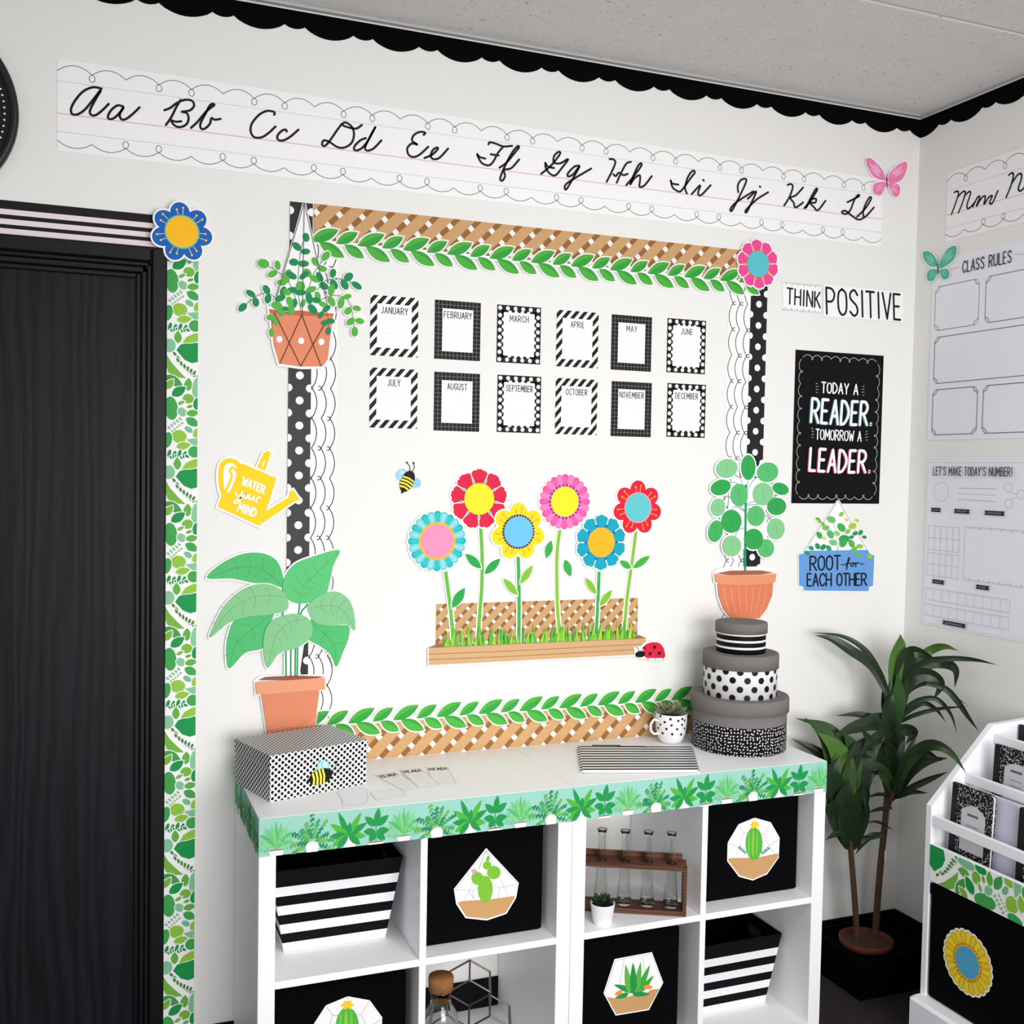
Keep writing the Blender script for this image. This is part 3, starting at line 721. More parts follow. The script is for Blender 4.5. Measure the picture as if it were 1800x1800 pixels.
# ---------------------------------------------------------------- garden planter: lattice, grass, trough
tl = BACK.px(766.7, 1061.5); br = BACK.px(1121, 1116); tr = BACK.px(1121, 1051)
zt_ = (tl[1] + tr[1]) / 2
b = MB(); b.box((tl[0], -0.0018, zt_ - 0.115), (tr[0], -0.001, zt_), lattice_mat('lattice_garden', 0.012, 0.1, 0.0385))
tag(b.build('lattice_cutout', None, ((tl[0] + tr[0]) / 2, 0, zt_ - 0.115)), 'tan lattice paper panel standing behind the grass of the garden', 'lattice')
a = Art('paper_grass', 'strip of green paper grass blades in front of the paper flowers', 'grass', BACK, 0.0062); rng = random.Random(4)
x0, z0 = BACK.px(776, 1146); x1, z1_ = BACK.px(1116, 1126)
a.part('blades_back'); 
for k in range(46):
    x = x0 + (x1 - x0) * (k + 0.5) / 46; hgt = rng.uniform(0.04, 0.07); w = rng.uniform(0.010, 0.014); t = x + rng.uniform(-0.012, 0.012)
    a.raw([(x - w / 2, z0), (x + w / 2, z0), (t, z0 + hgt)], [(60, 172, 66), (92, 188, 62), (76, 180, 60)][k % 3]); a.h -= DH * 0.8
a.part('blades_front')
for k in range(50):
    x = x0 + (x1 - x0) * (k + rng.random()) / 50; hgt = rng.uniform(0.03, 0.075); w = rng.uniform(0.009, 0.013); t = x + rng.uniform(-0.012, 0.012); m = (x + t) / 2 - 0.002
    a.raw([(x - w / 2, z0), (x + w / 2, z0), (m + w * 0.4, z0 + hgt * 0.5), (t, z0 + hgt), (m - w * 0.3, z0 + hgt * 0.5)], [(176, 212, 44), (120, 200, 60), (150, 206, 50), (84, 186, 64)][k % 4]); a.h -= DH * 0.8
a.done()
a = Art('planter_trough', 'tan wooden plank paper trough under the garden flowers', 'planter', BACK, 0.0080); a.conv = lambda p: BACK.px(*p)
a.part('backing'); a.poly([(752, 1141), (1133, 1124), (1133, 1149), (752, 1168.5)], MPAPER, grow=0.0035)
a.part('trough_end'); a.poly([(752, 1138), (773, 1130), (782, 1138)], (150, 104, 66)); a.poly([(1106, 1124), (1121, 1115.5), (1133, 1121)], (150, 104, 66))
a.part('trough_front'); a.poly([(752, 1138), (1133, 1121), (1133, 1149), (752, 1168.5)], (212, 170, 124))
a.part('plank_line')
for f in (0.36, 0.68): a.stroke([(752, 1138 + 30.5 * f), (900, 1131.4 + 29 * f + 1.5), (1133, 1121 + 28 * f)], 0.0022, (168, 122, 84))
a.stroke([(752, 1138), (1133, 1121)], 0.0016, (178, 134, 94))
a.done()

# ---------------------------------------------------------------- bees and ladybird
def bee(label, fr, o, u, v, k, h):
    """bee in local units: u = along the body to the head, v = towards the wings; k metres per unit"""
    cv = lambda p: (o[0] + (u[0] * p[0] + v[0] * p[1]) * k, o[1] + (u[1] * p[0] + v[1] * p[1]) * k)
    a = Art('paper_bee', label, 'paper bee', fr, h, None, cv); YE = (250, 226, 74)
    a.part('wing'); a.oval((2, 15), 11, 7.5, 1.9, (158, 212, 240)); a.oval((4, 15), 7, 4.5, 1.9, (190, 228, 246))
    a.part('wing'); a.oval((10, 16), 9, 7, 1.0, (142, 204, 238)); a.oval((10, 17), 6, 4, 1.0, (190, 228, 246))
    return a
def bee_body(a, len_=22, wid=12):
    YE = (250, 226, 74)
    a.part('body'); a.oval((0, 0), len_, wid, 0, BLACK, 26); a.poly([(-len_ + 2, 4), (-len_ - 5, 0), (-len_ + 2, -4)], BLACK)
    a.part('stripe')
    for x, w in ((-15.5, 3.4), (-9.5, 3.6), (-3.5, 3.6), (2.5, 3.4)):
        f = lambda xx: wid * math.sqrt(max(0, 1 - (xx / len_) ** 2)) * 0.97
        a.poly([(x, f(x)), (x + w, f(x + w)), (x + w + 2, 0), (x + w, -f(x + w)), (x, -f(x)), (x + 2, 0)], YE)
    a.part('antenna'); a.stroke([(20, 4), (27, 8), (31, 16)], 0.0018, BLACK); a.disc((31, 16), 0.0028, BLACK, 10); a.stroke([(21, -1), (29, -1), (36, 4)], 0.0018, BLACK); a.disc((36, 4), 0.0028, BLACK, 10)
# the bee above the garden: body runs from lower left (tail) to upper right (head), a wing on each side
fr = BACK; o = BACK.px(680 + 160 / 4.5, 780 + 297 / 4.5); t_ = BACK.px(680 + 112 / 4.5, 780 + 392 / 4.5); hd = BACK.px(680 + 196 / 4.5, 780 + 212 / 4.5)
u = (Vector(hd) - Vector(t_)); L = u.length; u.normalize(); v = Vector((-u.y, u.x))
a = bee('black and yellow paper bee flying above the garden flowers', BACK, o, u, v, L / 47, 0.002); 
a.part('wing'); a.oval((-1, -15), 8, 5, 1.2, (158, 212, 240)); a.oval((6, -19), 9, 6.5, -0.5, (142, 204, 238))
bee_body(a, 21, 13); a.part('antenna'); a.done()
a = Art('paper_ladybird', 'red paper ladybird with black spots at the end of the trough', 'paper ladybird', BACK, 0.0098, None, K2)
a.part('backing'); a.poly([(868,1598),(900,1600),(920,1590),(960,1562),(1030,1556),(1090,1590),(1112,1650),(1108,1700),(1020,1708),(960,1700),(900,1690),(872,1660),(862,1620)], MPAPER, True)
a.part('leg')
for x in (968, 1026, 1088): a.stroke([(x, 1676), (x + 6, 1702)], 0.0022, BLACK)
a.part('wing_case'); a.poly([(935,1615),(960,1580),(1010,1566),(1060,1572),(1095,1610),(1108,1660),(1100,1688),(1020,1690),(950,1684)], (226, 28, 62), True)
a.part('head'); a.oval((912, 1660), 40, 26, 0.1, BLACK); a.stroke([(905,1640),(890,1612),(872,1602)], 0.002, BLACK); a.stroke([(925,1635),(930,1612),(945,1600)], 0.002, BLACK)
a.part('spot')
for x, y in ((1024, 1606), (988, 1656), (1062, 1652), (945, 1612)): a.disc((x, y), 0.0052 if x > 960 else 0.0035, BLACK)
a.done()

# ---------------------------------------------------------------- twelve month cards
K6 = BACK.crop(600, 480, 5); K7 = BACK.crop(940, 500, 4.286)
MONTHS = [('JANUARY', K6, (250,205), (675,735), 0, .55), ('FEBRUARY', K6, (818,248), (1220,765), 1, .60), ('MARCH', K6, (1362,290), (1752,795), 2, .42), ('APRIL', K7, (158,200), (478,628), 0, .32), ('MAY', K7, (572,237), (879,650), 1, .26), ('JUNE', K7, (991,266), (1286,668), 2, .30),
          ('JULY', K6, (243,842), (670,1362), 0, .26), ('AUGUST', K6, (808,882), (1217,1385), 1, .42), ('SEPTEMBER', K6, (1363,906), (1755,1400), 2, .60), ('OCTOBER', K7, (150,713), (470,1130), 0, .50), ('NOVEMBER', K7, (570,740), (879,1143), 1, .60), ('DECEMBER', K7, (990,752), (1286,1150), 2, .58)]
pat = ['diagonal striped', 'plaid', 'dotted']
DK = (16, 14, 16)
for mth, cv, tl, br, kind, tw in MONTHS:
    A_, B_ = cv(tl), cv(br); x0, x1 = A_[0], B_[0]
    x0, x1 = (x0 + x1) / 2 - 0.0655, (x0 + x1) / 2 + 0.0655
    zc = (cv(((tl[0] + br[0]) / 2, (tl[1] + br[1]) / 2)))[1]; z0, z1 = zc - 0.079, zc + 0.079
    a = Art('calendar_card', '%s calendar card with a black and white %s border' % (mth.capitalize(), pat[kind]), 'calendar card', BACK, 0.0012, 'month cards on the board')
    a.part('card'); a.raw([(x0, z0), (x1, z0), (x1, z1), (x0, z1)], MPAPER, 0.0005)
    a.part('border_print'); bw = 0.0215; h = a.h
    if kind == 0:
        p = 0.0252; k = -8
        while x0 + k * p < x1 + 0.02:
            xs = x0 + k * p
            # stripe "/" slanting
            q = clip([(xs, z0), (xs + 0.0135, z0), (xs + 0.0135 + (z1 - z0) * 0.85, z1), (xs + (z1 - z0) * 0.85, z1)], x0, x1, z0, z1)
            if len(q) > 2: a.h = h; a.raw(q, DK)
            k += 1
    elif kind == 1:
        a.raw([(x0, z0), (x1, z0), (x1, z1), (x0, z1)], DK); h = a.h
        for i in range(1, 12): x = x0 + (x1 - x0) * i / 12; a.h = h; a.raw_stroke([(x, z0), (x, z1)], 0.0013, (120, 116, 120))
        h += DH
        for i in range(1, 14): z = z0 + (z1 - z0) * i / 14; a.h = h; a.raw_stroke([(x0, z), (x1, z)], 0.0013, (120, 116, 120))
        a.h = h + DH
    else:
        a.raw([(x0, z0), (x1, z0), (x1, z1), (x0, z1)], DK)
        for i in range(6):
            x = x0 + 0.0085 + (x1 - x0 - 0.017) * i / 5
            for z in (z0 + 0.0085, z1 - 0.0085): a.raw(ell(x, z, 0.0058, 0.0058, 0, 12), PAPER); a.h -= DH
        for i in range(1, 7):
            z = z0 + 0.0085 + (z1 - z0 - 0.017) * i / 7
            for x in (x0 + 0.0085, x1 - 0.0085): a.raw(ell(x, z, 0.0058, 0.0058, 0, 12), PAPER); a.h -= DH
        a.h += DH; h = a.h; bw = 0.0195
        for i in range(7):
            z = z0 + 0.0195 + (z1 - z0 - 0.039) * i / 6
            for x in (x0 + bw, x1 - bw): a.h = h; a.raw(ell(x, z, 0.0055, 0.0055, 0, 12), PAPER)
        for i in range(6):
            x = x0 + 0.0195 + (x1 - x0 - 0.039) * i / 5
            for z in (z0 + bw, z1 - bw): a.h = h; a.raw(ell(x, z, 0.0055, 0.0055, 0, 12), PAPER)
        a.h = h + DH
    a.part('writing_panel'); iw = bw if kind else 0.0185
    a.raw([(x0 + iw, z0 + bw), (x1 - iw, z0 + bw), (x1 - iw, z1 - bw), (x0 + iw, z1 - bw)], MPAPER)
    a.part('lettering'); xm = (x0 + x1) / 2; W_ = (x1 - x0) * tw; zb = z1 - bw - 0.0245
    letters(a, mth, (xm - W_ / 2, zb), (xm + W_ / 2, zb), (xm - W_ / 2, zb + 0.0165), 0.0021, (58, 55, 58), 0.5)
    a.part('ruled_line')
    for i in range(5): a.raw_stroke([(x0 + 0.03, zb - 0.014 - 0.0125 * i), (x1 - 0.03, zb - 0.014 - 0.0125 * i)], 0.0008, (226, 224, 226))
    a.done()

# ---------------------------------------------------------------- hanging basket cut-out
K5 = BACK.crop(400, 340, 5.623); D_, L_ = (8, 140, 80), (86, 180, 66)
LV = [(770,440,42,30,100,D_),(680,530,48,30,-45,D_),(765,580,43,27,0,D_),(650,685,43,33,-10,D_),(745,700,50,30,0,D_),(590,800,45,30,60,L_),(625,815,55,30,-30,D_),(785,790,45,30,-50,L_),(750,815,52,26,40,D_),(865,850,55,30,-20,L_),
 (380,955,45,30,-60,D_),(395,1045,45,30,80,D_),(225,995,50,27,-35,D_),(275,1080,44,30,-80,D_),(145,1130,48,32,45,D_),(575,850,40,28,-60,L_),(530,885,45,30,0,L_),(545,970,45,28,70,D_),(515,1040,52,30,25,D_),
 (1035,795,42,29,80,D_),(1045,905,50,32,-60,D_),(1190,830,45,36,40,D_),(1150,905,52,32,-60,D_),(1270,915,54,28,-35,D_),(905,830,50,26,-60,D_),(945,920,46,32,-30,D_),
 (350,700,54,42,-20,L_),(490,715,45,27,-80,L_),(440,800,48,30,25,L_),(860,680,45,28,-60,L_),(965,625,50,32,50,L_),(930,748,45,27,-20,L_),
 (630,960,50,28,10,D_),(715,925,50,42,90,L_),(715,985,55,26,0,D_),(580,980,40,28,-30,L_),(820,955,50,28,20,L_),(1020,960,55,30,80,L_),(1020,1070,52,30,-60,L_),(1175,1025,42,24,15,L_),(1115,1085,55,30,80,L_),
 (1185,1165,40,30,50,L_),(1270,1140,40,25,-15,L_),(1210,1270,45,30,40,L_),(1300,1265,42,27,-15,L_),(1250,1370,46,30,90,L_),(885,1015,40,24,-70,L_),(800,1040,56,30,-80,D_),(870,1060,45,26,-10,D_),(935,1100,40,24,-30,L_),
 (480,1110,50,35,-10,L_),(520,1170,50,30,-60,L_),(655,1090,45,25,80,D_),(610,1075,50,30,-70,L_),(620,1160,48,32,80,L_),(565,1145,32,22,0,D_),(740,1090,40,22,70,L_),(835,1150,56,32,-50,D_),
 (420,1230,40,28,0,L_),(475,1265,40,28,-50,L_),(428,1380,42,22,90,L_),(970,1145,45,24,40,D_),(960,1280,42,25,15,D_),(1015,1265,36,24,-10,D_),(915,1205,36,22,60,D_),(990,1365,36,24,80,D_)]
a = Art('hanging_basket_cutout', 'paper hanging plant in a terracotta pot with macrame strings', 'plant cutout', BACK, 0.0066, None, K5)
a.part('backing'); a.poly([(735,105),(770,105),(990,1140),(700,1200),(440,1150)], MPAPER)
a.poly([(405,1140),(1045,1190),(1020,1330),(985,1640),(935,1718),(720,1720),(505,1690),(450,1500),(430,1300)], MPAPER, grow=0.005)
for x, y, l, w, g, c in LV: a.oval((x, y), l * 0.96, w * 0.98, math.radians(g), MPAPER, 12, 0.0042); a.h -= DH * 0.9
a.h += 3 * DH
a.part('pot'); a.poly([(405,1145),(720,1200),(1042,1192),(1020,1330),(985,1640),(935,1712),(720,1714),(505,1686),(450,1500),(430,1300)], (230, 140, 104)); a.poly([(405,1145),(560,1175),(700,1160),(900,1180),(1042,1192),(1035,1215),(720,1215),(410,1180)], (206, 104, 70))
a.part('pot_spot')
for x, y in ((508,1445),(722,1460),(922,1470)): a.oval((x, y), 29, 33, 0, PAPER)
a.part('stem')
for st in ([(720,1180),(690,900),(720,560),(770,440)], [(560,1150),(430,1005),(300,1010),(145,1130)], [(690,1100),(600,880),(480,770),(350,700)], [(780,1000),(850,790),(960,640)], [(880,960),(960,870),(1120,850),(1280,910)], [(900,1060),(1030,1015),(1140,1030),(1210,1110),(1250,1370)], [(470,1130),(440,1250),(430,1380)], [(970,1150),(990,1270),(990,1365)]): a.part('stem'); a.stroke(st, 0.0016, (96, 110, 92))
for x, y, l, w, g, c in LV: a.part('leaf'); a.oval((x, y), l * 1.08, w * 1.1, math.radians(g), c, 14); a.h -= DH * 0.75
a.h += 3 * DH
a.part('string'); SC = (88, 66, 70)
for p, q in (((748,110),(470,1062)), ((756,110),(985,1135)), ((752,110),(733,1205))): a.stroke([p, q], 0.0016, SC, False)
a.part('net')
for p, q in (((458,1185),(716,1708)), ((728,1205),(512,1684)), ((728,1205),(916,1706)), ((945,1310),(718,1708))): a.stroke([p, q], 0.0019, (70, 34, 26), False)
a.done()

# ---------------------------------------------------------------- watering can
K8 = BACK.crop(340, 760, 3.3333); YEL = (252, 214, 20)
a = Art('watering_can_cutout', 'yellow paper watering can with white lettering left of the board', 'wall decoration', BACK, 0.0045, None, K8)
BODY = [(280,180),(484,268),(440,415),(390,550),(140,436),(166,366),(215,345)]; SP = [(410,470),(556,378),(562,345),(582,336),(624,396),(592,402),(400,535)]; TH = [(372,205),(408,122),(436,106),(452,124),(418,226)]
HD = [(178,372),(160,300),(163,205),(195,168),(240,172),(268,206),(262,240)]; HI = [(252,228),(232,205),(212,222),(222,262),(186,350)]
a.part('backing')
for q in (BODY, SP, TH): a.poly(q, MPAPER, grow=0.005)
a.stroke(HD, 0.023, MPAPER); a.stroke(HI, 0.016, MPAPER); a.poly([(178,372),(162,290),(170,205),(200,175),(245,185),(262,240),(215,350)], MPAPER)
a.part('handle'); a.stroke(HD, 0.0125, YEL); a.stroke(HI, 0.006, YEL)
a.part('spout'); a.poly(SP, YEL)
a.part('top_handle'); a.poly(TH, YEL); a.stroke([(402,200),(415,165)], 0.003, PAPER)
a.part('body'); a.poly(BODY, YEL)
a.part('lettering'); letters(a, 'WATER', (282,304), (408,358), (294,262), 0.0042, PAPER, 0.4); letters(a, 'MIND', (256,458), (356,496), (272,412), 0.0038, PAPER, 0.4)
for st in ([(246,352),(254,372),(276,366),(284,345)], [(284,345),(272,392),(252,414),(236,412),(250,396),(292,376)], [(304,362),(294,374),(304,386),(318,376),(306,362)], [(326,366),(324,388),(338,392),(350,376)], [(352,374),(350,398)], [(366,410),(368,390),(380,380),(390,384)]): a.stroke(st, 0.0042, PAPER)
a.done()

# ---------------------------------------------------------------- big leafy plant in a terracotta pot
GD, GM = (80, 190, 112), (134, 200, 142)
BL = [([(78,852),(150,775),(270,715),(390,705),(480,745),(520,830),(520,905),(440,882),(350,880),(220,855)], GD, [(95,846),(260,790),(400,800),(515,900)]),
 ([(250,1090),(410,1065),(470,1060),(415,1180),(405,1260),(300,1290),(208,1380),(190,1290),(200,1190)], GD, [(208,1370),(260,1220),(440,1075)]),
 ([(690,1090),(780,1130),(900,1130),(905,1200),(870,1290),(833,1370),(800,1300),(740,1250),(665,1200)], GD, [(833,1365),(815,1240),(700,1120)]),
 ([(520,930),(530,850),(590,770),(700,725),(850,688),(815,780),(795,870),(770,945),(690,990),(610,1000),(550,975)], (92, 198, 120), [(845,695),(720,820),(640,900),(615,1000)]),
 ([(95,1200),(120,1120),(190,1000),(300,910),(420,885),(510,920),(550,985),(540,1040),(440,1065),(330,1075),(210,1110)], GM, [(98,1190),(210,1040),(360,960),(540,960)]),
 ([(670,1010),(740,950),(830,930),(900,970),(935,1050),(940,1155),(890,1120),(790,1130),(710,1110),(675,1060)], GM, [(938,1150),(880,1050),(800,1010),(680,1030)]),
 ([(430,1375),(405,1250),(420,1150),(470,1090),(580,1060),(660,1080),(692,1140),(680,1200),(600,1260),(500,1290)], GM, [(432,1370),(480,1190),(560,1110),(650,1090)])]
a = Art('potted_plant_cutout', 'large leafy paper plant in a plain terracotta pot behind the dotted box', 'plant cutout', BACK, 0.0066, None, K8)
RIM = [(360,1455),(395,1430),(765,1424),(765,1502),(366,1530)]; POT = [(394,1520),(732,1508),(692,1830),(442,1850)]
a.part('backing')
for q in (RIM, POT): a.poly(q, MPAPER, grow=0.0045)
for q, c, r in BL: a.poly(q, MPAPER, True, 0, 4, 0.0042)
a.poly([(528,1000),(680,1000),(615,1440),(525,1440)], MPAPER); a.h += 2 * DH
a.part('stem')
for st in ([(540,1440),(538,1260)], [(567,1440),(568,1250)], [(592,1440),(597,1200),(620,1000)], [(604,1440),(615,1100),(665,1005)], [(520,1130),(520,900)]): a.part('stem'); a.stroke(st, 0.0042, (26, 150, 84))
for q, c, r in BL:
    a.part('leaf'); a.poly(q, c, True, 0, 5); dk = tuple(int(v * 0.84) for v in c)
    a.stroke(r, 0.0016, dk)
    rc_ = cr(r, False, 4); N = len(rc_)
    for i in range(2, N - 2, 2):
        p = Vector(rc_[i]); d = (Vector(rc_[i + 1]) - Vector(rc_[i - 1])).normalized(); nr = Vector((-d.y, d.x))
        for sg in (-1, 1):
            e_ = p + nr * sg * 66 * math.sin(math.pi * i / N) + d * -26
            a.stroke([tuple(p), tuple(p.lerp(e_, 0.5) + d * 5), tuple(e_)], 0.0009, dk)
a.part('soil'); a.poly([(375,1446),(420,1428),(590,1420),(762,1426),(700,1438),(540,1446)], (150, 84, 62))
a.part('pot'); a.poly(POT, (222, 136, 100)); a.poly([(660,1700),(720,1640),(692,1830),(520,1845),(600,1740)], (226, 146, 110))
a.part('pot_rim'); a.poly([(360,1458),(560,1446),(765,1432),(765,1502),(366,1530)], (232, 158, 122))
a.done()

# ---------------------------------------------------------------- round-leaf plant in a bowl pot
K9 = BACK.crop(1200, 760, 3); PA, PB, PC = (46, 166, 82), (88, 190, 112), (134, 204, 144)
RL = [(225,190,58,50,15,PC),(338,185,38,66,0,PA),(440,210,57,52,20,PB),(193,290,54,40,20,PA),(290,330,46,60,0,PB),(415,325,54,60,0,PC),(508,297,44,31,-20,PA),(178,395,38,48,-10,PC),(487,390,50,46,10,PA),(378,440,46,54,-5,PB),(483,508,46,56,0,PC),(165,520,38,58,-12,(66,178,92)),(430,610,43,48,0,PB),(365,562,50,55,0,PA),(248,468,53,61,0,PA),(250,598,49,55,0,PC)]
a = Art('potted_plant_cutout', 'round leaf paper plant in a ribbed bowl pot above the stacked boxes', 'plant cutout', BACK, 0.0066, None, K9)
RIM = [(158,742),(180,726),(250,716),(400,715),(465,726),(484,740),(478,788),(440,798),(320,803),(200,800),(162,786)]; BOWL = [(174,795),(466,792),(462,860),(432,930),(395,978),(322,984),(250,982),(205,930),(180,860)]
a.part('backing')
for q in (RIM, BOWL): a.poly(q, MPAPER, grow=0.005)
for x, y, w, h_, g, c in RL: a.oval((x, y), w, h_, math.radians(g), MPAPER, 16, 0.005); a.h -= DH * 0.8
a.poly([(250,240),(420,240),(440,560),(300,620),(220,520)], MPAPER); a.h += 2 * DH
a.part('stem'); a.stroke([(326,280),(324,500),(322,735)], 0.0082, (24, 150, 86))
for st in ([(328,330),(300,250),(250,210)], [(330,300),(340,240)], [(330,320),(360,260),(410,220)], [(326,420),(270,390),(240,430)], [(326,380),(380,360)], [(326,410),(350,400)], [(326,500),(280,520),(270,570)], [(330,350),(280,270),(230,265)], [(400,440),(440,440),(470,480)], [(326,420),(240,340),(200,360)], [(326,560),(400,590)], [(330,385),(430,370),(490,330)]): a.part('leaf_stalk'); a.stroke(st, 0.002, (92, 140, 130))
for x, y, w, h_, g, c in RL:
    a.part('leaf'); ga = math.radians(g)
    a.oval((x, y), w, h_, ga, c, 20); a.stroke([(x - 4, y - h_ * 0.55), (x + 2, y), (x + 4, y + h_ * 0.5)], 0.0016, tuple(int(v * 0.84) for v in c))
a.part('soil'); a.poly([(172,742),(240,728),(400,726),(470,738),(400,748),(240,752)], (168, 96, 70))
a.part('bowl'); a.poly(BOWL, (224, 128, 90))
a.part('rib')
for x, e_ in ((205,238),(245,270),(285,302),(325,325),(360,348),(398,372),(432,398)): a.stroke([(x, 815), (x + (e_ - x) * 0.35, 880), (e_, 955)], 0.0022, (238, 166, 128))
a.part('pot_rim'); a.poly([(158,745),(240,752),(400,750),(484,742),(478,788),(440,798),(320,803),(200,800),(162,786)], (232, 150, 112))
a.stroke([(158,744),(240,753),(400,751),(484,743)], 0.002, (240, 178, 142))
a.done()

# ---------------------------------------------------------------- THINK POSITIVE, black poster, hanging sign
KS = BACK.crop(1370, 480, 3.104)
a = Art('word_card', 'white word card reading THINK with doodle edges', 'word card', BACK, 0.001, None, KS)
a.part('card'); a.poly([(14,46),(228,70),(224,222),(20,206)], MPAPER, thick=0.0006)
a.part('doodle_line'); A_, B_ = KS((18, 62)), KS((228, 84)); zt_ = (A_[1] + B_[1]) / 2 + 0.004; zb_ = (KS((22, 196))[1] + KS((222, 212))[1]) / 2
a.raw_stroke(squiggle(A_[0], B_[0], zt_, 0.011, 0.0042, 0.0018, 1, (1, 0)), 0.0012, (110, 108, 110)); a.raw_stroke(squiggle(A_[0], B_[0], zb_, 0.011, 0.0042, 0.0018, -1, (1, 0)), 0.0012, (110, 108, 110))
a.part('lettering'); letters(a, 'THINK', (40,166), (220,190), (42,82), 0.0056, INK, 0.42); a.done()
a = Art('word_card', 'white word card reading POSITIVE in tall black letters', 'word card', BACK, 0.002, None, KS)
a.part('card'); a.poly([(236,62),(674,104),(670,268),(236,236)], MPAPER, thick=0.0006)
a.part('lettering'); letters(a, 'POSITIVE', (256,222), (660,256), (252,80), 0.0072, INK, 0.36); a.done()

a = Art('poster', 'black poster reading TODAY A READER TOMORROW A LEADER', 'poster', BACK, 0.001, None, KS)
X0, X1, Z0, Z1 = -0.4595, -0.1195, 1.4412, 1.9165
a.part('sheet'); a.raw([(X0, Z0), (X1, Z0), (X1, Z1), (X0, Z1)], M((13, 12, 14), 0.6, 0.12), 0.0006)
a.part('doodle_line'); gw = (196, 196, 198); m = 0.022
a.raw_stroke(squiggle(X0 + m + .006, X1 - m - .006, Z1 - m, 0.036, 0.009, 0.003, 1, (1, 1, 0)), 0.0016, gw); a.raw_stroke(squiggle(X0 + m + .006, X1 - m - .006, Z0 + m, 0.036, 0.009, 0.003, -1, (1, 1, 0)), 0.0016, gw)
for xx, sg in ((X0 + m, 1), (X1 - m, -1)):
    a.raw_stroke([(xx - sg * v, u) for u, v in squiggle(Z0 + m + .006, Z1 - m - .006, 0, 0.038, 0.008, 0.003, 1, (1, 1, 0))], 0.0016, gw)
a.part('lettering')
letters(a, 'TODAY A', (228,652), (425,664), (230,596), 0.0046, PAPER, 0.4); letters(a, 'TOMORROW A', (196,906), (442,918), (198,852), 0.0040, PAPER, 0.36)
for t_, p0, p1, pt, sh in (('READER.', (168,812), (502,828), (176,684), (28, 120, 130)), ('LEADER.', (158,1076), (492,1086), (166,956), (190, 40, 90))):
    o = 5
    letters(a, t_, (p0[0] - o, p0[1] + 3), (p1[0] - o, p1[1] + 3), (pt[0] - o, pt[1] + 3), 0.0092, sh, 0.42, -0.04); letters(a, t_, p0, p1, pt, 0.0092, PAPER, 0.42, -0.04)
for x, y, s in ((200, 625, 1), (448, 640, -1), (176, 870, 1), (466, 885, -1)):
    for dy, l in ((-24, 10), (-8, 14), (8, 14), (24, 10)): a.stroke([(x - 8 * s, y + dy), (x - 8 * s + l * s, y + dy + 5)], 0.0014, gw, False)
a.done()

a = Art('hanging_sign_cutout', 'blue paper sign reading ROOT for EACH OTHER with leaves and strings', 'sign', BACK, 0.0024, None, KS)
SG = [(103,1535),(128,1530),(132,1515),(480,1510),(486,1528),(515,1540),(508,1705),(486,1712),(482,1735),(132,1732),(128,1712),(105,1705)]
rng = random.Random(7); LS = []
for cx, cy, r, c in ((280,1345,22,(110,190,110)),(335,1388,24,(70,176,80)),(395,1380,20,(170,205,60)),(275,1425,22,(80,185,110)),(350,1450,26,(40,160,90)),(290,1470,20,(120,200,130)),(215,1430,18,(60,170,80)),(250,1390,18,(120,195,90)),(390,1475,20,(90,180,80)),(435,1490,16,(150,200,70)),(215,1352,12,(120,190,70)),(235,1370,12,(120,190,70)),(205,1340,10,(100,180,60)),(335,1315,14,(150,200,70)),(362,1345,10,(220,215,90)),(420,1350,12,(200,210,70)),(410,1420,14,(30,150,90)),(440,1415,14,(30,150,90)),(390,1440,12,(30,150,90)),(460,1440,12,(30,150,90)),(345,1470,24,(60,170,80)),(205,1490,16,(30,150,90)),(235,1495,16,(30,150,90)),(170,1500,14,(40,160,90)),(265,1500,16,(50,165,90)),(150,1528,13,(40,150,100)),(310,1420,16,(150,205,110)),(370,1410,14,(130,195,80)),(428,1538,14,(110,190,70)),(490,1545,15,(150,205,50)),(400,1510,14,(110,190,70)),(240,1445,12,(226,218,120)),(410,1500,12,(120,190,70))):
    LS.append((cx, cy, r * 1.15, r * 0.82, rng.uniform(-1.2, 1.2), c))
a.part('backing'); a.poly([(312,1238),(324,1238),(505,1540),(112,1540)], MPAPER); a.poly(SG, MPAPER, grow=0.003)
for x, y, r, w, g, c in LS: a.oval((x, y), r, w, g, MPAPER, 10, 0.0028); a.h -= DH * 0.9
a.h += 2 * DH
a.part('sign_board'); a.poly(SG, (104, 158, 222))
a.part('string'); a.stroke([(318,1240),(135,1515)], 0.0014, (120, 90, 80), False); a.part('string'); a.stroke([(318,1240),(490,1535)], 0.0014, (120, 90, 80), False)
a.part('stem'); a.stroke([(312,1512),(308,1420),(285,1350)], 0.0012, (100, 140, 120)); a.part('stem'); a.stroke([(318,1512),(330,1440),(390,1385)], 0.0012, (100, 140, 120))
for x, y, r, w, g, c in LS: a.part('leaf'); a.oval((x, y), r, w, g, c, 12); a.h -= DH * 0.8
a.h += 2 * DH
a.part('lettering'); letters(a, 'ROOT', (164,1622), (328,1616), (164,1546), 0.0054, BLACK, 0.3); letters(a, 'EACH OTHER', (148,1706), (470,1702), (148,1640), 0.0050, BLACK, 0.3)
for st in ([(360,1600),(378,1560),(372,1556),(366,1590),(362,1618)], [(356,1586),(380,1582)], [(392,1580),(384,1590),(392,1600),(402,1590),(393,1580),(410,1584)], [(412,1580),(412,1602)], [(412,1590),(420,1580),(430,1582)], [(335,1590),(342,1590)], [(438,1586),(446,1586)], [(350,1590),(352,1590)], [(454,1586),(456,1586)]): a.stroke(st, 0.0034, BLACK)
a.done()

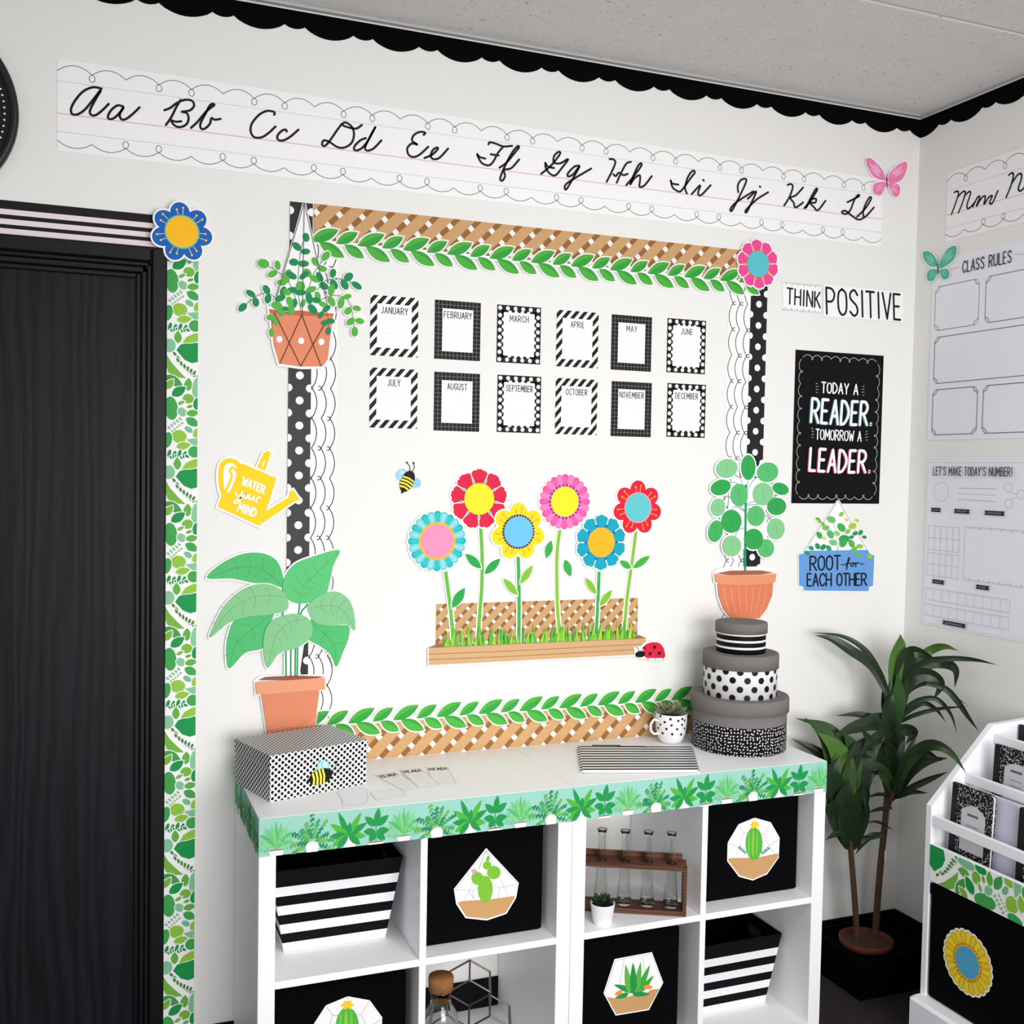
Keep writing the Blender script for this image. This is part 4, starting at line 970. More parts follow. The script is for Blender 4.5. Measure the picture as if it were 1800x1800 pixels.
# ---------------------------------------------------------------- butterflies
def butterfly(label, fr, cv, W4, body, main, lite, h):
    a = Art('paper_butterfly', label, 'paper butterfly', fr, h, None, cv); a.part('backing')
    for q in W4: a.poly(q, MPAPER, True, 0, 4, 0.0042)
    a.h += 2 * DH
    for q in W4:
        a.part('wing'); a.poly(q, main, True, 0, 4); c = (sum(p[0] for p in q) / len(q), sum(p[1] for p in q) / len(q)); b0 = Vector(body[1])
        tgt = sorted(q, key=lambda p: -(Vector(p) - b0).length)[:3]
        for p in tgt:
            e_ = b0.lerp(Vector(p), 0.85); s_ = b0.lerp(Vector(p), 0.35); a.poly(leaf2(tuple(s_), tuple(e_), (e_ - s_).length * 0.22, 6), lite)
    a.part('body'); a.stroke(body, 0.0042, (48, 44, 48)); x, y = body[0]
    a.stroke([(x, y), (x - 4, y - 16), (x - 9, y - 24)], 0.001, (90, 80, 85)); a.stroke([(x, y), (x + 4, y - 16), (x + 9, y - 24)], 0.001, (90, 80, 85))
    return a.done()
butterfly('pink paper butterfly at the right end of the alphabet strip', BACK, BACK.crop(1000, 200, 3), [[(1666,355),(1605,335),(1570,280),(1562,242),(1590,238),(1640,285),(1662,330)], [(1676,350),(1690,310),(1730,272),(1772,255),(1778,285),(1760,335),(1735,360),(1690,368)], [(1664,362),(1612,368),(1598,395),(1604,420),(1636,432),(1660,400)], [(1680,368),(1725,372),(1740,390),(1736,430),(1712,440),(1688,405)]], [(1671,340),(1671,362),(1672,386)], (244, 128, 180), (250, 176, 212), 0.004)
butterfly('teal paper butterfly on the corner of the class rules chart', RIGHT, RIGHT.crop(1580, 240, 3.27), [[(226,745),(185,745),(150,705),(146,668),(170,658),(205,680),(226,720)], [(238,742),(250,700),(290,645),(332,628),(338,665),(315,715),(250,760)], [(224,765),(182,768),(168,800),(176,828),(205,828),(226,790)], [(242,768),(285,762),(297,785),(290,815),(262,820),(245,795)]], [(231,732),(232,758),(233,785)], (84, 190, 160), (130, 212, 188), 0.004)

# ================================================================== charts on the right wall
def tile_rect(a, x0, x1, z0, z1, w, col, c=0.012):
    q = [(x0 + c, z1), (x1 - c, z1), (x1, z1 - c), (x1, z0 + c), (x1 - c, z0), (x0 + c, z0), (x0, z0 + c), (x0, z1 - c)]
    a.raw_stroke(q, w, col, True)
    for x, sx in ((x0 + 0.008, 1), (x1 - 0.008, -1)):
        for z, sz in ((z0 + 0.008, 1), (z1 - 0.008, -1)): a.raw_stroke([(x + sx * 0.010, z - sz * 0.006), (x + sx * 0.004, z + sz * 0.004), (x - sx * 0.006, z + sz * 0.010)], w, col)
CH = (243, 242, 250)
a = Art('class_rules_chart', 'white CLASS RULES chart with empty boxes on the right wall', 'chart', RIGHT, 0.001); a.part('sheet')
a.raw([(0.078, 1.647), (0.508, 1.647), (0.508, 2.216), (0.078, 2.216)], M(CH, 0.5, 0.3), 0.0006)
a.part('box_line'); gl = (74, 72, 78)
for x0, x1, z0, z1 in ((.094, .273, 1.993, 2.13), (.299, .49, 1.993, 2.13), (.098, .49, 1.826, 1.971), (.098, .281, 1.664, 1.806), (.304, .49, 1.664, 1.806)): tile_rect(a, x0, x1, z0, z1, 0.0019, gl)
a.part('lettering'); letters(a, 'CLASS RULES', (0.205, 2.158), (0.392, 2.158), (0.205, 2.192), 0.0034, (44, 42, 46), 0.42)
a.raw_stroke([(0.16, 2.176), (0.19, 2.178)], 0.0014, (170, 168, 174)); a.raw_stroke([(0.405, 2.178), (0.435, 2.174)], 0.0014, (170, 168, 174)); a.done()
a = Art('number_chart', "white LET'S MAKE TODAY'S NUMBER chart on the right wall", 'chart', RIGHT, 0.001)
KN = RIGHT.crop(1600, 780, 4.5); a.part('sheet')
a.raw([(0.08, 1.06), (0.51, 1.06), (0.51, 1.585), (0.08, 1.585)], M(CH, 0.5, 0.3), 0.0006)
a.part('frame_line'); a.raw_stroke([(0.086, 1.066), (0.504, 1.066), (0.504, 1.576), (0.086, 1.576)], 0.0012, (176, 168, 184), True)
a.part('number_circle'); gg = (190, 188, 198); a.conv = KN
L2 = lambda p, q, w=0.0012, c=gg: a.stroke([p, q], w, c, False)
cc = KN((248, 380)); a.raw_stroke(ell(cc[0], cc[1], 0.030, 0.030, 0, 28), 0.0014, gg, True)
a.part('word_line'); L2((385,352),(680,358), 0.0014, (160,158,168)); a.part('word_line'); L2((380,440),(675,458), 0.0014, (160,158,168)); a.part('word_line'); L2((385,395),(680,408))
for x, y, r in ((778,345,.0135),(880,402,.0135),(782,474,.0135)): a.part('number_bond'); c_ = KN((x, y)); a.raw_stroke(ell(c_[0], c_[1], r, r, 0, 20), 0.0014, gg, True)
a.part('bond_line'); L2((800,385),(850,400)); a.part('bond_line'); L2((800,440),(850,425))
xs = [0.098 + i * 0.0262 for i in range(6)]
a.conv = lambda p: p
for zt_, zb_ in ((1.376, 1.300), (1.290, 1.218)):
    a.part('ten_frame')
    for x in xs: L2((x, zt_), (x, zb_))
    for z in (zt_, (zt_ + zb_) / 2, zb_): L2((xs[0], z), (xs[-1], z))
a.part('drawing_box'); bx = (0.252, 0.49, 1.222, 1.378); 
a.raw_stroke(squiggle(bx[0], bx[1], bx[2], 0.02, 0.004, 0.0018, -1, (1, 0)), 0.0013, gg); a.raw_stroke(squiggle(bx[0], bx[1], bx[3], 0.02, 0.004, 0.0018, 1, (1, 0)), 0.0013, gg)
for x in bx[:2]: L2((x, bx[2]), (x, bx[3]), 0.0013)
for zt_, zb_ in ((1.177, 1.140), (1.126, 1.090)):
    a.part('number_row')
    for i in range(11): L2((0.098 + i * 0.0335, zt_), (0.098 + i * 0.0335, zb_))
    for z in (zt_, zb_): L2((0.098, z), (0.433, z))
for x, z, w in ((0.13, 1.427, 0.042), (0.238, 1.427, 0.064), (0.365, 1.427, 0.076), (0.150, 1.201, 0.052), (0.330, 1.203, 0.052), (0.222, 1.0775, 0.096)):
    a.part('banner'); a.raw([(x - w / 2, z - 0.0065), (x + w / 2, z - 0.0065), (x + w / 2 - 0.004, z), (x + w / 2, z + 0.0065), (x - w / 2, z + 0.0065), (x - w / 2 + 0.004, z)], (38, 36, 42))
a.part('banner_print')
for x, z, w in ((0.13, 1.427, 0.026), (0.238, 1.427, 0.044), (0.365, 1.427, 0.056), (0.150, 1.201, 0.032), (0.330, 1.203, 0.030), (0.222, 1.0775, 0.072)):
    n = int(w / 0.0055)
    for i in range(n): xx = x - w / 2 + w * (i + 0.5) / n; a.raw_stroke([(xx - 0.0012, z - 0.0022), (xx + 0.0010, z + 0.0022)], 0.0013, (206, 204, 212))
a.part('lettering'); letters(a, "LET'S MAKE TODAY'S NUMBER!", (0.118, 1.537), (0.43, 1.537), (0.118, 1.562), 0.0032, (70, 67, 74), 0.42); a.done()

# ================================================================== the two cube shelves
TOP, SH1, SH0, FR = 0.747, 0.372, 0.355, -0.395
def cube_shelf(label, x0, x1):
    e = thing('cube_shelf', label, 'shelf', ((x0 + x1) / 2, FR / 2, FLOOR)); t = 0.038; back = -0.004
    def part(nm, p, q):
        b = MB(); b.bbox(p, q, MLAM, 0.0012); return b.build(nm, e, e.location)
    part('side_panel', (x0, FR, FLOOR), (x0 + t, back, TOP - t)); part('side_panel', (x1 - t, FR, FLOOR), (x1, back, TOP - t))
    part('top_panel', (x0, FR, TOP - t), (x1, back, TOP)); part('bottom_panel', (x0 + t, FR, FLOOR), (x1 - t, back, FLOOR + t))
    m = (x0 + x1) / 2
    part('divider', (m - 0.0085, FR, FLOOR + t), (m + 0.0085, back, TOP - t))
    part('shelf_board', (x0 + t, FR, SH0), (m - 0.0085, back, SH1)); part('shelf_board', (m + 0.0085, FR, SH0), (x1 - t, back, SH1))
XA0, XA1, XB0, XB1 = -2.142, -1.3755, -1.3745, -0.608
cube_shelf('white four cube shelf unit on the left, under the dotted box', XA0, XA1)
cube_shelf('white four cube shelf unit on the right, under the stacked round boxes', XB0, XB1)

# plant print border round the shelf top
AQ = (152, 208, 194)
def plant_print(a, x, z0, H, kind, x0, x1, z1):
    def put(q, c):
        q = clip([(x + (p[0] - x) * (0.62, 0.66, 0.74, 0.86)[kind], p[1]) for p in q], x0, x1, z0, z1)
        if len(q) > 2: a.raw(q, c); a.h -= DH * 0.72
    zb = z0 + H * 0.16
    pot = lambda w, h: put([(x - w * 0.42, z0), (x + w * 0.42, z0), (x + w / 2, z0 + h), (x - w / 2, z0 + h)], (238, 238, 234))
    if kind == 0:
        for i in range(9):
            t = math.pi * (0.08 + 0.84 * i / 8); l = H * (0.80 + 0.1 * math.sin(3 * t)); tip = (x + math.cos(t) * l * 0.95, zb + 0.12 * H + math.sin(t) * l * 0.92 - abs(math.cos(t)) * H * 0.18)
            b_ = Vector((x, zb)); T_ = Vector(tip)
            put(leaf2((x, zb), tip, H * 0.12, 6, 0.5, 0.08 * H * math.cos(t)), [(104, 196, 120), (84, 184, 104), (128, 206, 140)][i % 3])
            for j in range(3, 8):
                p = b_.lerp(T_, j / 8); put(leaf2(tuple(p), (p.x + (0.10 * H if i < 4 else -0.10 * H), p.y - 0.15 * H), H * 0.045, 4), [(96, 190, 110), (124, 204, 130)][j % 2])
        put([(x - H * 0.3, z0 + H * 0.13), (x + H * 0.3, z0 + H * 0.13), (x + H * 0.3, z0 + H * 0.16), (x - H * 0.3, z0 + H * 0.16)], (170, 110, 90)); pot(H * 0.62, H * 0.13)
    elif kind == 1:
        r = random.Random(int(x * 1000))
        for i in range(11):
            t = math.pi * (0.02 + 0.96 * i / 10); l = H * r.uniform(0.6, 0.92)
            for j in range(2, 7):
                f = j / 6; p = (x + math.cos(t) * l * f * 1.1, zb + math.sin(t) * l * f - 0.22 * H * f * f * abs(math.cos(t)))
                for s in (-1, 1): put(ell(p[0] + s * H * 0.035, p[1] + H * 0.02 * s, H * 0.062, H * 0.036, t + s, 7), [(20, 138, 92), (112, 184, 76), (60, 168, 96)][(i + (j > 4)) % 3])
        for i in range(7): t = math.pi * i / 6; put(ell(x + math.cos(t) * H * 0.2, z0 + H * 0.12 + math.sin(t) * H * 0.1, H * 0.08, H * 0.08, 0, 8), (228, 232, 224))
        put([(x - H * 0.24, z0), (x + H * 0.24, z0), (x + H * 0.22, z0 + H * 0.2), (x - H * 0.22, z0 + H * 0.2)], (240, 240, 236))
    elif kind == 2:
        put(ell(x + H * 0.05, z0 + H * 0.08, H * 0.22, H * 0.2, 0, 12), (240, 240, 236))
        for t, l, c in ((0.05, .66, 1), (0.55, .82, 0), (1.0, .9, 1), (1.45, .5, 0), (2.0, .9, 0), (2.5, .84, 1), (2.95, .7, 0), (3.4, .62, 1), (-0.4, .5, 0), (3.7, .5, 0)):
            put(leaf2((x, zb + H * 0.16), (x + math.cos(t) * l * H, zb + H * 0.12 + math.sin(t) * l * H * 0.92 - 0.06 * H), H * 0.2, 7, 0.45), [(30, 148, 76), (78, 180, 56)][c])
    else:
        put([(x - H * 0.012, z0 + 0.05 * H), (x + H * 0.012, z0 + 0.05 * H), (x + H * 0.012, z0 + H * 0.6), (x - H * 0.012, z0 + H * 0.6)], (70, 150, 70))
        for dx, dz, tx, tz in ((0, .5, .08, .99), (-.02, .5, -.36, .78), (.02, .5, .40, .76), (-.02, .34, -.4, .38), (.02, .34, .42, .36), (-.02, .3, -.22, .1), (.02, .3, .3, .1)):
            put(leaf2((x + dx * H, z0 + dz * H), (x + tx * H, z0 + tz * H), H * 0.2, 7, 0.45), (24, 150, 74))
        put([(x - H * 0.24, z0), (x + H * 0.24, z0), (x + H * 0.24, z0 + H * 0.045), (x - H * 0.24, z0 + H * 0.045)], (240, 240, 236)); put([(x - H * 0.22, z0 + H * 0.045), (x + H * 0.22, z0 + H * 0.045), (x + H * 0.22, z0 + H * 0.075), (x - H * 0.22, z0 + H * 0.075)], (160, 104, 84))
def plant_strip(label, fr, x0, x1, first, h):
    a = Art('plant_border_strip', label, 'border', fr, h); a.part('paper_strip'); z0, z1 = TOP - 0.086, TOP - 0.0005; H = z1 - z0
    a.raw([(x0, z0), (x1, z0), (x1, z1), (x0, z1)], AQ, 0.0005)
    a.part('plant_print'); i = 0; x = first; seq = ((0, 0.080), (1, 0.083), (2, 0.065), (3, 0.066)); h = a.h
    while x < x1 + 0.05:
        a.h = h + (i % 2) * 0.0012; plant_print(a, x, z0, H, seq[i % 4][0], x0, x1, z1); x += seq[i % 4][1]; i += 1
    a.h = h + 40 * DH; a.done()
FRONT = lambda y: Frame((0, y, 0), (1, 0, 0), (0, 0, 1), (0, -1, 0))
plant_strip('mint paper border with potted plants along the shelf front edge', FRONT(FR), XA0, XB1, XA0 + 0.038, 0.0002)
plant_strip('mint paper border with potted plants along the left shelf side', Frame((XA0, 0, 0), (0, -1, 0), (0, 0, 1), (-1, 0, 0)), 0.004, 0.395, 0.03, 0.0002)

# ---------------------------------------------------------------- dotted box with a bee
def dots_mat(name, axes, p, r, bgc=(244, 243, 244), fgc=(14, 13, 15), cyl=None, jit=0.0):
    t = NT(name, 0.55, 0.2); o = t.obj()
    if cyl: u = t.math('MULTIPLY', t.math('ARCTAN2', o[1], o[0]), cyl); v = o[2]
    else: u, v = o[axes[0]], o[axes[1]]
    if jit:
        u = t.math('ADD', u, t.math('MULTIPLY', t.math('SUBTRACT', t.noise(55, 1), 0.5), jit)); v = t.math('ADD', v, t.math('MULTIPLY', t.math('SUBTRACT', t.noise(48, 1), 0.5), jit))
    m = t.dots(u, v, p, p * 0.9, r)
    t.bump(t.noise(200, 2), 0.03, 0.0005)
    return t.base(t.mix(m, bgc, fgc))
rz = math.atan2(0.0765, 0.2505); BX = (-2.1019, -0.2853)
e = thing('dotted_box', 'white box with black dots and a lid at the left shelf end', 'box', (BX[0], BX[1], TOP), rz)
DXY, DXZ, DYZ = dots_mat('box_dots_top', (0, 1), 0.0135, 0.27), dots_mat('box_dots_front', (0, 2), 0.0165, 0.24), dots_mat('box_dots_side', (1, 2), 0.0145, 0.27)
six = [DXY, DXY, DXZ, DYZ, DXZ, DYZ]
b = MB(); b.box((0.002, 0.002, 0.0), (0.260, 0.190, 0.082), DXZ, six); b.build('box_body', e)
b = MB(); b.box((0, 0, 0.079), (0.262, 0.192, 0.110), DXZ, six); b.build('lid', e)
fr = Frame((BX[0], BX[1], TOP), (math.cos(rz), math.sin(rz), 0), (0, 0, 1), (math.sin(rz), -math.cos(rz), 0))
KB = fr.crop(390, 1180, 4); t_, hd = KB((602, 770)), KB((785, 712)); o = tuple((Vector(t_) + Vector(hd)) / 2); u = Vector(hd) - Vector(t_); L = u.length; u.normalize(); v = Vector((-u.y, u.x))
a = bee('black and yellow paper bee stuck on the front of the dotted box', fr, o, u, v, L / 47, 0.0006); bee_body(a, 21, 13); a.done()

# ---------------------------------------------------------------- bookmarks and label cards lying on the shelf top
TF = Frame((0, 0, TOP), (1, 0, 0), (0, 1, 0), (0, 0, 1)); KT = TF.crop(390, 1180, 4)
for lab, tp, bt, h in (('leftmost white bookmark reading READ in the fan on the shelf', (-1.789, -0.138), (-1.752, -0.300), 0.0003), ('middle white bookmark reading READ in the fan on the shelf', (-1.716, -0.121), (-1.713, -0.286), 0.0010), ('rightmost white bookmark reading READ in the fan on the shelf', (-1.642, -0.120), (-1.671, -0.284), 0.0003)):
    a = Art('bookmark', lab, 'bookmark', TF, h, 'bookmarks on the shelf'); tp, bt = Vector(tp), Vector(bt); d = bt - tp; sd = Vector((-d.y, d.x)).normalized() * 0.029
    pts = [tp - sd, tp + sd, bt + sd, bt - sd]
    a.part('card'); a.raw([tuple(p) for p in pts], M((246, 246, 248), 0.4, 0.3), 0.0004)
    a.part('lettering'); P0, P1 = tp - sd * 0.78 + d * 0.20, tp + sd * 0.78 + d * 0.20
    letters(a, 'READ!', tuple(P0), tuple(P1), tuple(P0 - d * 0.13), 0.0030, (44, 42, 46), 0.4)
    a.part('edge_line'); c_ = (tp + bt) / 2; a.raw_stroke([tuple(c_ + (p - c_) * 0.95) for p in pts], 0.0009, (180, 178, 184), True)
    a.part('doodle_line'); a.raw_stroke([tuple(tp + d * (0.3 + 0.55 * i / 8) + sd * 0.45 * (-1) ** i) for i in range(9)], 0.0008, (196, 194, 200)); a.done()
for lab, q in (('white label card with a dashed cloud outline beside the dotted box', [(800,850),(860,826),(1005,818),(1035,870),(1030,930),(960,955),(850,950),(838,905)]), ('white label card with a dashed ticket outline beside the cloud label', [(1040,850),(1222,828),(1302,866),(1275,888),(1100,912),(1062,890)])):
    a = Art('label_card', lab, 'label card', TF, 0.0003, None, KT); a.part('card'); a.poly(q, M((246, 246, 248), 0.4, 0.3), thick=0.0004)
    a.part('dash_line'); P = cr([KT(p) for p in q], True, 6); c_ = sum((Vector(p) for p in P), Vector((0, 0))) / len(P); P = [tuple(c_ + (Vector(p) - c_) * 0.9) for p in P]
    for i in range(0, len(P) - 1, 2): a.raw_stroke([P[i], P[i + 1]], 0.0009, (150, 148, 152))
    a.done()

# ---------------------------------------------------------------- striped folders
q = [Vector((-1.2086, -0.0728)), Vector((-1.3034, -0.2973)), Vector((-1.0127, -0.3882)), Vector((-0.9035, -0.1763))]
for lab, dz, off, tab in (('lowest black and white striped file folder in the stack', 0.0004, Vector((0.008, 0.006)), 0.62), ('middle black and white striped file folder in the stack', 0.0034, Vector((-0.004, 0.003)), 0.36), ('topmost black and white striped file folder in the stack', 0.0064, Vector((0, 0)), 0.12)):
    a = Art('file_folder', lab, 'folder', TF, dz, 'striped folders on the shelf'); a.part('folder_cover')
    P = [p + off for p in q]; a.raw([tuple(p) for p in P], M((246, 246, 248), 0.35, 0.4), 0.0026)
    a.part('stripe')
    for i in range(10):
        f0, f1 = i / 9.55, i / 9.55 + 0.047
        f1 = min(f1, 1)
        a.raw([tuple(P[0].lerp(P[1], f0)), tuple(P[0].lerp(P[1], f1)), tuple(P[3].lerp(P[2], f1)), tuple(P[3].lerp(P[2], f0))], (16, 14, 16)); a.h -= DH * 0.5
    a.part('tab'); e1 = (P[3] - P[0]); nb = (P[0] - P[1]).normalized() * 0.012; A_, B_ = P[0] + e1 * tab, P[0] + e1 * (tab + 0.25)
    a.raw([tuple(A_), tuple(B_), tuple(B_ + nb), tuple(A_ + nb)], (22, 20, 22)); a.done()

# ---------------------------------------------------------------- mug with a succulent
def rosette(name_root, e, c, n, R, cols, zc, seed, tilt0=0.25, tilt1=1.15):
    rng = random.Random(seed)
    for i in range(n):
        f = i / (n - 1); t = i * 2.39996; el = tilt0 + (tilt1 - tilt0) * f; L = R * (1.05 - 0.55 * f) * rng.uniform(0.9, 1.08); w = L * 0.42
        d = Vector((math.cos(t) * math.cos(el), math.sin(t) * math.cos(el), math.sin(el))); s = Vector((-math.sin(t), math.cos(t), 0)); up = d.cross(s) * -1
        b = MB(); prev = None; N = 5
        for j in range(N + 1):
            u = j / N; wd = w * (0.45 + 0.75 * math.sin(math.pi * min(1, u * 0.72 + 0.12))) * (1 - u ** 5) * 0.62; th = 0.22 * w * (1 - u ** 3) + 0.0003
            p = Vector((c[0], c[1], zc)) + d * (L * u) + Vector((0, 0, 1)) * (0.18 * L * u * u)
            ring = [p - s * wd, p + up * th * -0.9, p + s * wd, p + up * th * 0.35]
            if prev:
                for k in range(4): b.face((prev[k], prev[(k + 1) % 4], ring[(k + 1) % 4], ring[k]), cols[(i + j // 4) % len(cols)], True)
            prev = ring
        b.build(name_root, e)
GLZ = M((246, 245, 246), 0.18, 0.5, 'white_glaze')
e = thing('mug', 'white mug with black dots holding a succulent', 'mug', (-0.918, -0.083, TOP), 0.0)
b = MB(); b.lathe([(0, 0.0), (0.026, 0.0), (0.030, 0.003), (0.036, 0.012), (0.043, 0.032), (0.046, 0.060), (0.0475, 0.086), (0.0462, 0.087), (0.0445, 0.085), (0.043, 0.06), (0.04, 0.035), (0.0, 0.02)], GLZ, 48); mug_body = b.build('mug_body', e)
b = MB(); b.tube([(-0.044, -0.004, 0.068), (-0.060, -0.006, 0.072), (-0.071, -0.007, 0.060), (-0.071, -0.007, 0.042), (-0.060, -0.006, 0.030), (-0.042, -0.004, 0.030)], 0.0036, GLZ, 10); b.build('handle', e)
b = MB(); rng = random.Random(3)
for row, z in enumerate((0.034, 0.046, 0.058, 0.070, 0.080)):
    for i in range(9):
        t = 2 * math.pi * (i + 0.5 * (row % 2) + rng.uniform(-.18, .18)) / 9; zz = z + rng.uniform(-.003, .003); r = 0.0425 + (zz - 0.030) * 0.09 + 0.0009; rr = 0.0038
        b.face([((r) * math.cos(t + x / r), (r) * math.sin(t + x / r), zz + y) for x, y in ell(0, 0, rr, rr, 0, 10)], M(BLACK, 0.3, 0.4))
b.build('dot_print', mug_body)
b = MB(); b.lathe([(0.044, 0.074), (0.02, 0.078), (0, 0.079)], M((70, 58, 48), 0.9), 24); b.build('soil', e)
rosette('leaf', e, (0.0, 0.0), 22, 0.052, [M((116, 140, 104), 0.5), M((140, 158, 124), 0.5), M((132, 120, 96), 0.5)], 0.082, 5, 0.12, 1.2)

# ---------------------------------------------------------------- three round boxes
t = NT('grey_linen', 0.85, 0.1); wn = t.n('ShaderNodeTexWave'); wn.inputs['Scale'].default_value = 300; nz = t.noise(400, 2); t.bump(nz, 0.35, 0.001); MGREY = t.base(t.mix(nz, (112, 108, 107), (132, 128, 126)))
RC = (-0.746, -0.172)
def round_box(label, z0, r, zl, z1, rl, bodymat, seg=None):
    e = thing('round_box', label, 'box', (RC[0], RC[1], z0)); h, hl = z1 - z0, zl - z0
    b = MB()
    if seg: b.lathe([(0, 0)] + [(r, z) for z, m in seg] + [(r, hl + 0.004)], bodymat, 72, mats=[MGREY] + [m for z, m in seg])
    else: b.lathe([(0, 0), (r, 0), (r, hl + 0.004)], bodymat, 72)
    body = b.build('box_body', e)
    b = MB(); b.lathe([(r, hl), (rl, hl), (rl, h - 0.004), (rl - 0.002, h - 0.0005), (rl - 0.006, h), (0, h)], MGREY, 72); b.build('lid', e)
    return e, body
t = NT('speckled_black', 0.55, 0.2); o = t.obj(); cmb = t.n('ShaderNodeCombineXYZ'); t.link(t.math('MULTIPLY', t.math('ARCTAN2', o[1], o[0]), 0.134), cmb.inputs[0]); t.link(o[2], cmb.inputs[1])
vo = t.n('ShaderNodeTexVoronoi', voronoi_dimensions='2D', feature='F1'); vo.inputs['Scale'].default_value = 112; vo.inputs['Randomness'].default_value = 0.55; t.link(cmb.outputs[0], vo.inputs['Vector'])
t.bump(t.noise(200, 2), 0.03, 0.0005); DB = t.base(t.mix(t.math('LESS_THAN', vo.outputs['Distance'], 0.23), (12, 11, 13), (240, 240, 240)))
e, bd = round_box('large round box with a grey lid and speckled black sides, bottom of the stack', TOP, 0.134, 0.8565, 0.898, 0.1395, DB, [(0.0, DB), (0.079, MGREY)])
e, bd = round_box('medium round box with a grey lid and large black dots, middle of the stack', 0.898, 0.104, 0.979, 1.02, 0.108, M((245, 244, 245), 0.55))
b = MB()
for row, z in enumerate((0.006, 0.030, 0.055, 0.078)):
    n = 16
    for i in range(n):
        t_ = 2 * math.pi * (i + 0.5 * (row % 2)) / n; rr = 0.0092; R_ = 0.1046
        q = [p for p in ell(0, z, rr, rr, 0, 16)]; q = clip(q, -1, 1, 0.0, 0.081)
        W3 = lambda x, y: (R_ * math.cos(t_ + x / R_), R_ * math.sin(t_ + x / R_), y)
        zc_ = sum(p[1] for p in q) / len(q)
        for j in range(len(q)): b.face((W3(0, zc_), W3(*q[j]), W3(*q[(j + 1) % len(q)])), M(BLACK, 0.5))
b.build('dot_print', bd)
BKS, WHS = M((13, 12, 14), 0.6, 0.15), M((244, 243, 244), 0.5)
e, bd = round_box('small round box with a grey lid and black stripes, top of the stack', 1.02, 0.0697, 1.077, 1.107, 0.074, WHS, [(0.0, BKS), (0.014, WHS), (0.020, BKS), (0.033, WHS), (0.039, BKS), (0.052, WHS)])

# ---------------------------------------------------------------- shelf contents: striped bins
def striped_bin(label, x0, x1, yf, z0, yb):
    """tapered bin with horizontal stripes, open top and hand holes; x0..x1 bottom front edge"""
    xm = (x0 + x1) / 2; e = thing('striped_bin', label, 'bin', (xm, (yf + yb) / 2, z0)); w = (x1 - x0) / 2; H = 0.207
    fl = 0.034                                             # flare at the top
    def ring(z, ins=0.0):
        k = z / H * fl
        return [Vector((xm - w - k + ins, yf - k * 0.75 + ins, z0 + z)), Vector((xm + w + k - ins, yf - k * 0.75 + ins, z0 + z)), Vector((xm + w + k - ins, yb + k * 0.2 - ins, z0 + z)), Vector((xm - w - k + ins, yb + k * 0.2 - ins, z0 + z))]
    b = MB(); lv = [0, .0235, .0475, .071, .095, .1185, .1425, .166, .207]; wh, bk = M((242, 242, 246), 0.5), M((11, 11, 13), 0.7, 0.1)
    for i in range(8):
        A_, B_ = ring(lv[i]), ring(lv[i + 1]); m = wh if i % 2 == 0 else bk
        if i == 7: m = bk
        for k in range(4): b.face((A_[k], A_[(k + 1) % 4], B_[(k + 1) % 4], B_[k]), m)
    b.face(list(reversed(ring(0))), bk); b.build('bin_body', e, e.location)
    b = MB(); A_, B_ = ring(0.004, 0.004), ring(H, 0.004); I = M((6, 6, 7), 0.9, 0.03)
    for k in range(4): b.face((A_[(k + 1) % 4], A_[k], B_[k], B_[(k + 1) % 4]), I)
    b.face(A_, I); T_ = ring(H)
    for k in range(4): b.face((T_[k], T_[(k + 1) % 4], B_[(k + 1) % 4], B_[k]), I)
    b.build('lining', e, e.location)
    b = MB(); A_, B_ = ring(0.150, 0.0052), ring(0.178, 0.0052); f = lambda P, t: P[1].lerp(P[2], t)
    b.poly([f(A_, .36), f(A_, .58), f(B_, .62), f(B_, .60), f(B_, .34), f(A_, .32)], M((54, 53, 56), 0.6)); b.build('hand_hole', e, e.location)
striped_bin('black and white striped bin in the upper left shelf cube', -2.060, -1.811, -0.252, SH1 + 0.0005, -0.05)
striped_bin('black and white striped bin in the lower right shelf cube', -0.927, -0.690, -0.255, FLOOR + 0.0385, -0.05)

# ---------------------------------------------------------------- black cube bins and their terrarium cut-outs
def cube_bin(label, x0, x1, yf, z0, h=0.325):
    e = thing('cube_bin', label, 'bin', ((x0 + x1) / 2, yf / 2, z0)); b = MB()
    b.bbox((x0, yf, z0), (x1, -0.03, z0 + h), MFAB, 0.004); b.build('bin_body', e, e.location)
    b = MB(); b.bbox((x0 + 0.006, yf + 0.006, z0 + h), (x1 - 0.006, -0.036, z0 + h + 0.002), MFAB, 0.0008); b.build('bin_lid', e, e.location)
LO = FLOOR + 0.038
cube_bin('black fabric cube bin in the upper cube of the left unit', -1.745, -1.4275, -0.337, SH1 + 0.0005)
cube_bin('black fabric cube bin in the upper cube of the right unit', -0.975, -0.6485, -0.331, SH1 + 0.0005)
cube_bin('black fabric cube bin in the lower left shelf cube', -2.100, -1.783, -0.345, LO + 0.0005, 0.305)
cube_bin('black fabric cube bin in the lower cube of the right unit', -1.333, -1.030, -0.345, LO + 0.0005, 0.308)
SAND, GREY = (204, 158, 106), (176, 172, 176)
fr = FRONT(-0.337); kv = fr.crop(730, 1440, 5)
a = Art('terrarium_cutout', 'teardrop terrarium paper cutout with a prickly pear cactus', 'terrarium cutout', fr, 0.0006, 'terrarium cutouts on the bins', kv)
OUT = [(622,252),(908,558),(885,690),(800,830),(628,888),(440,868),(358,745),(338,612)]
a.part('backing'); a.poly(OUT, MPAPER, thick=0.0005)
a.part('sand'); a.poly([(370,732),(420,716),(600,706),(700,696),(868,672),(872,690),(795,820),(628,874),(446,856)], SAND)
a.part('glass_line')
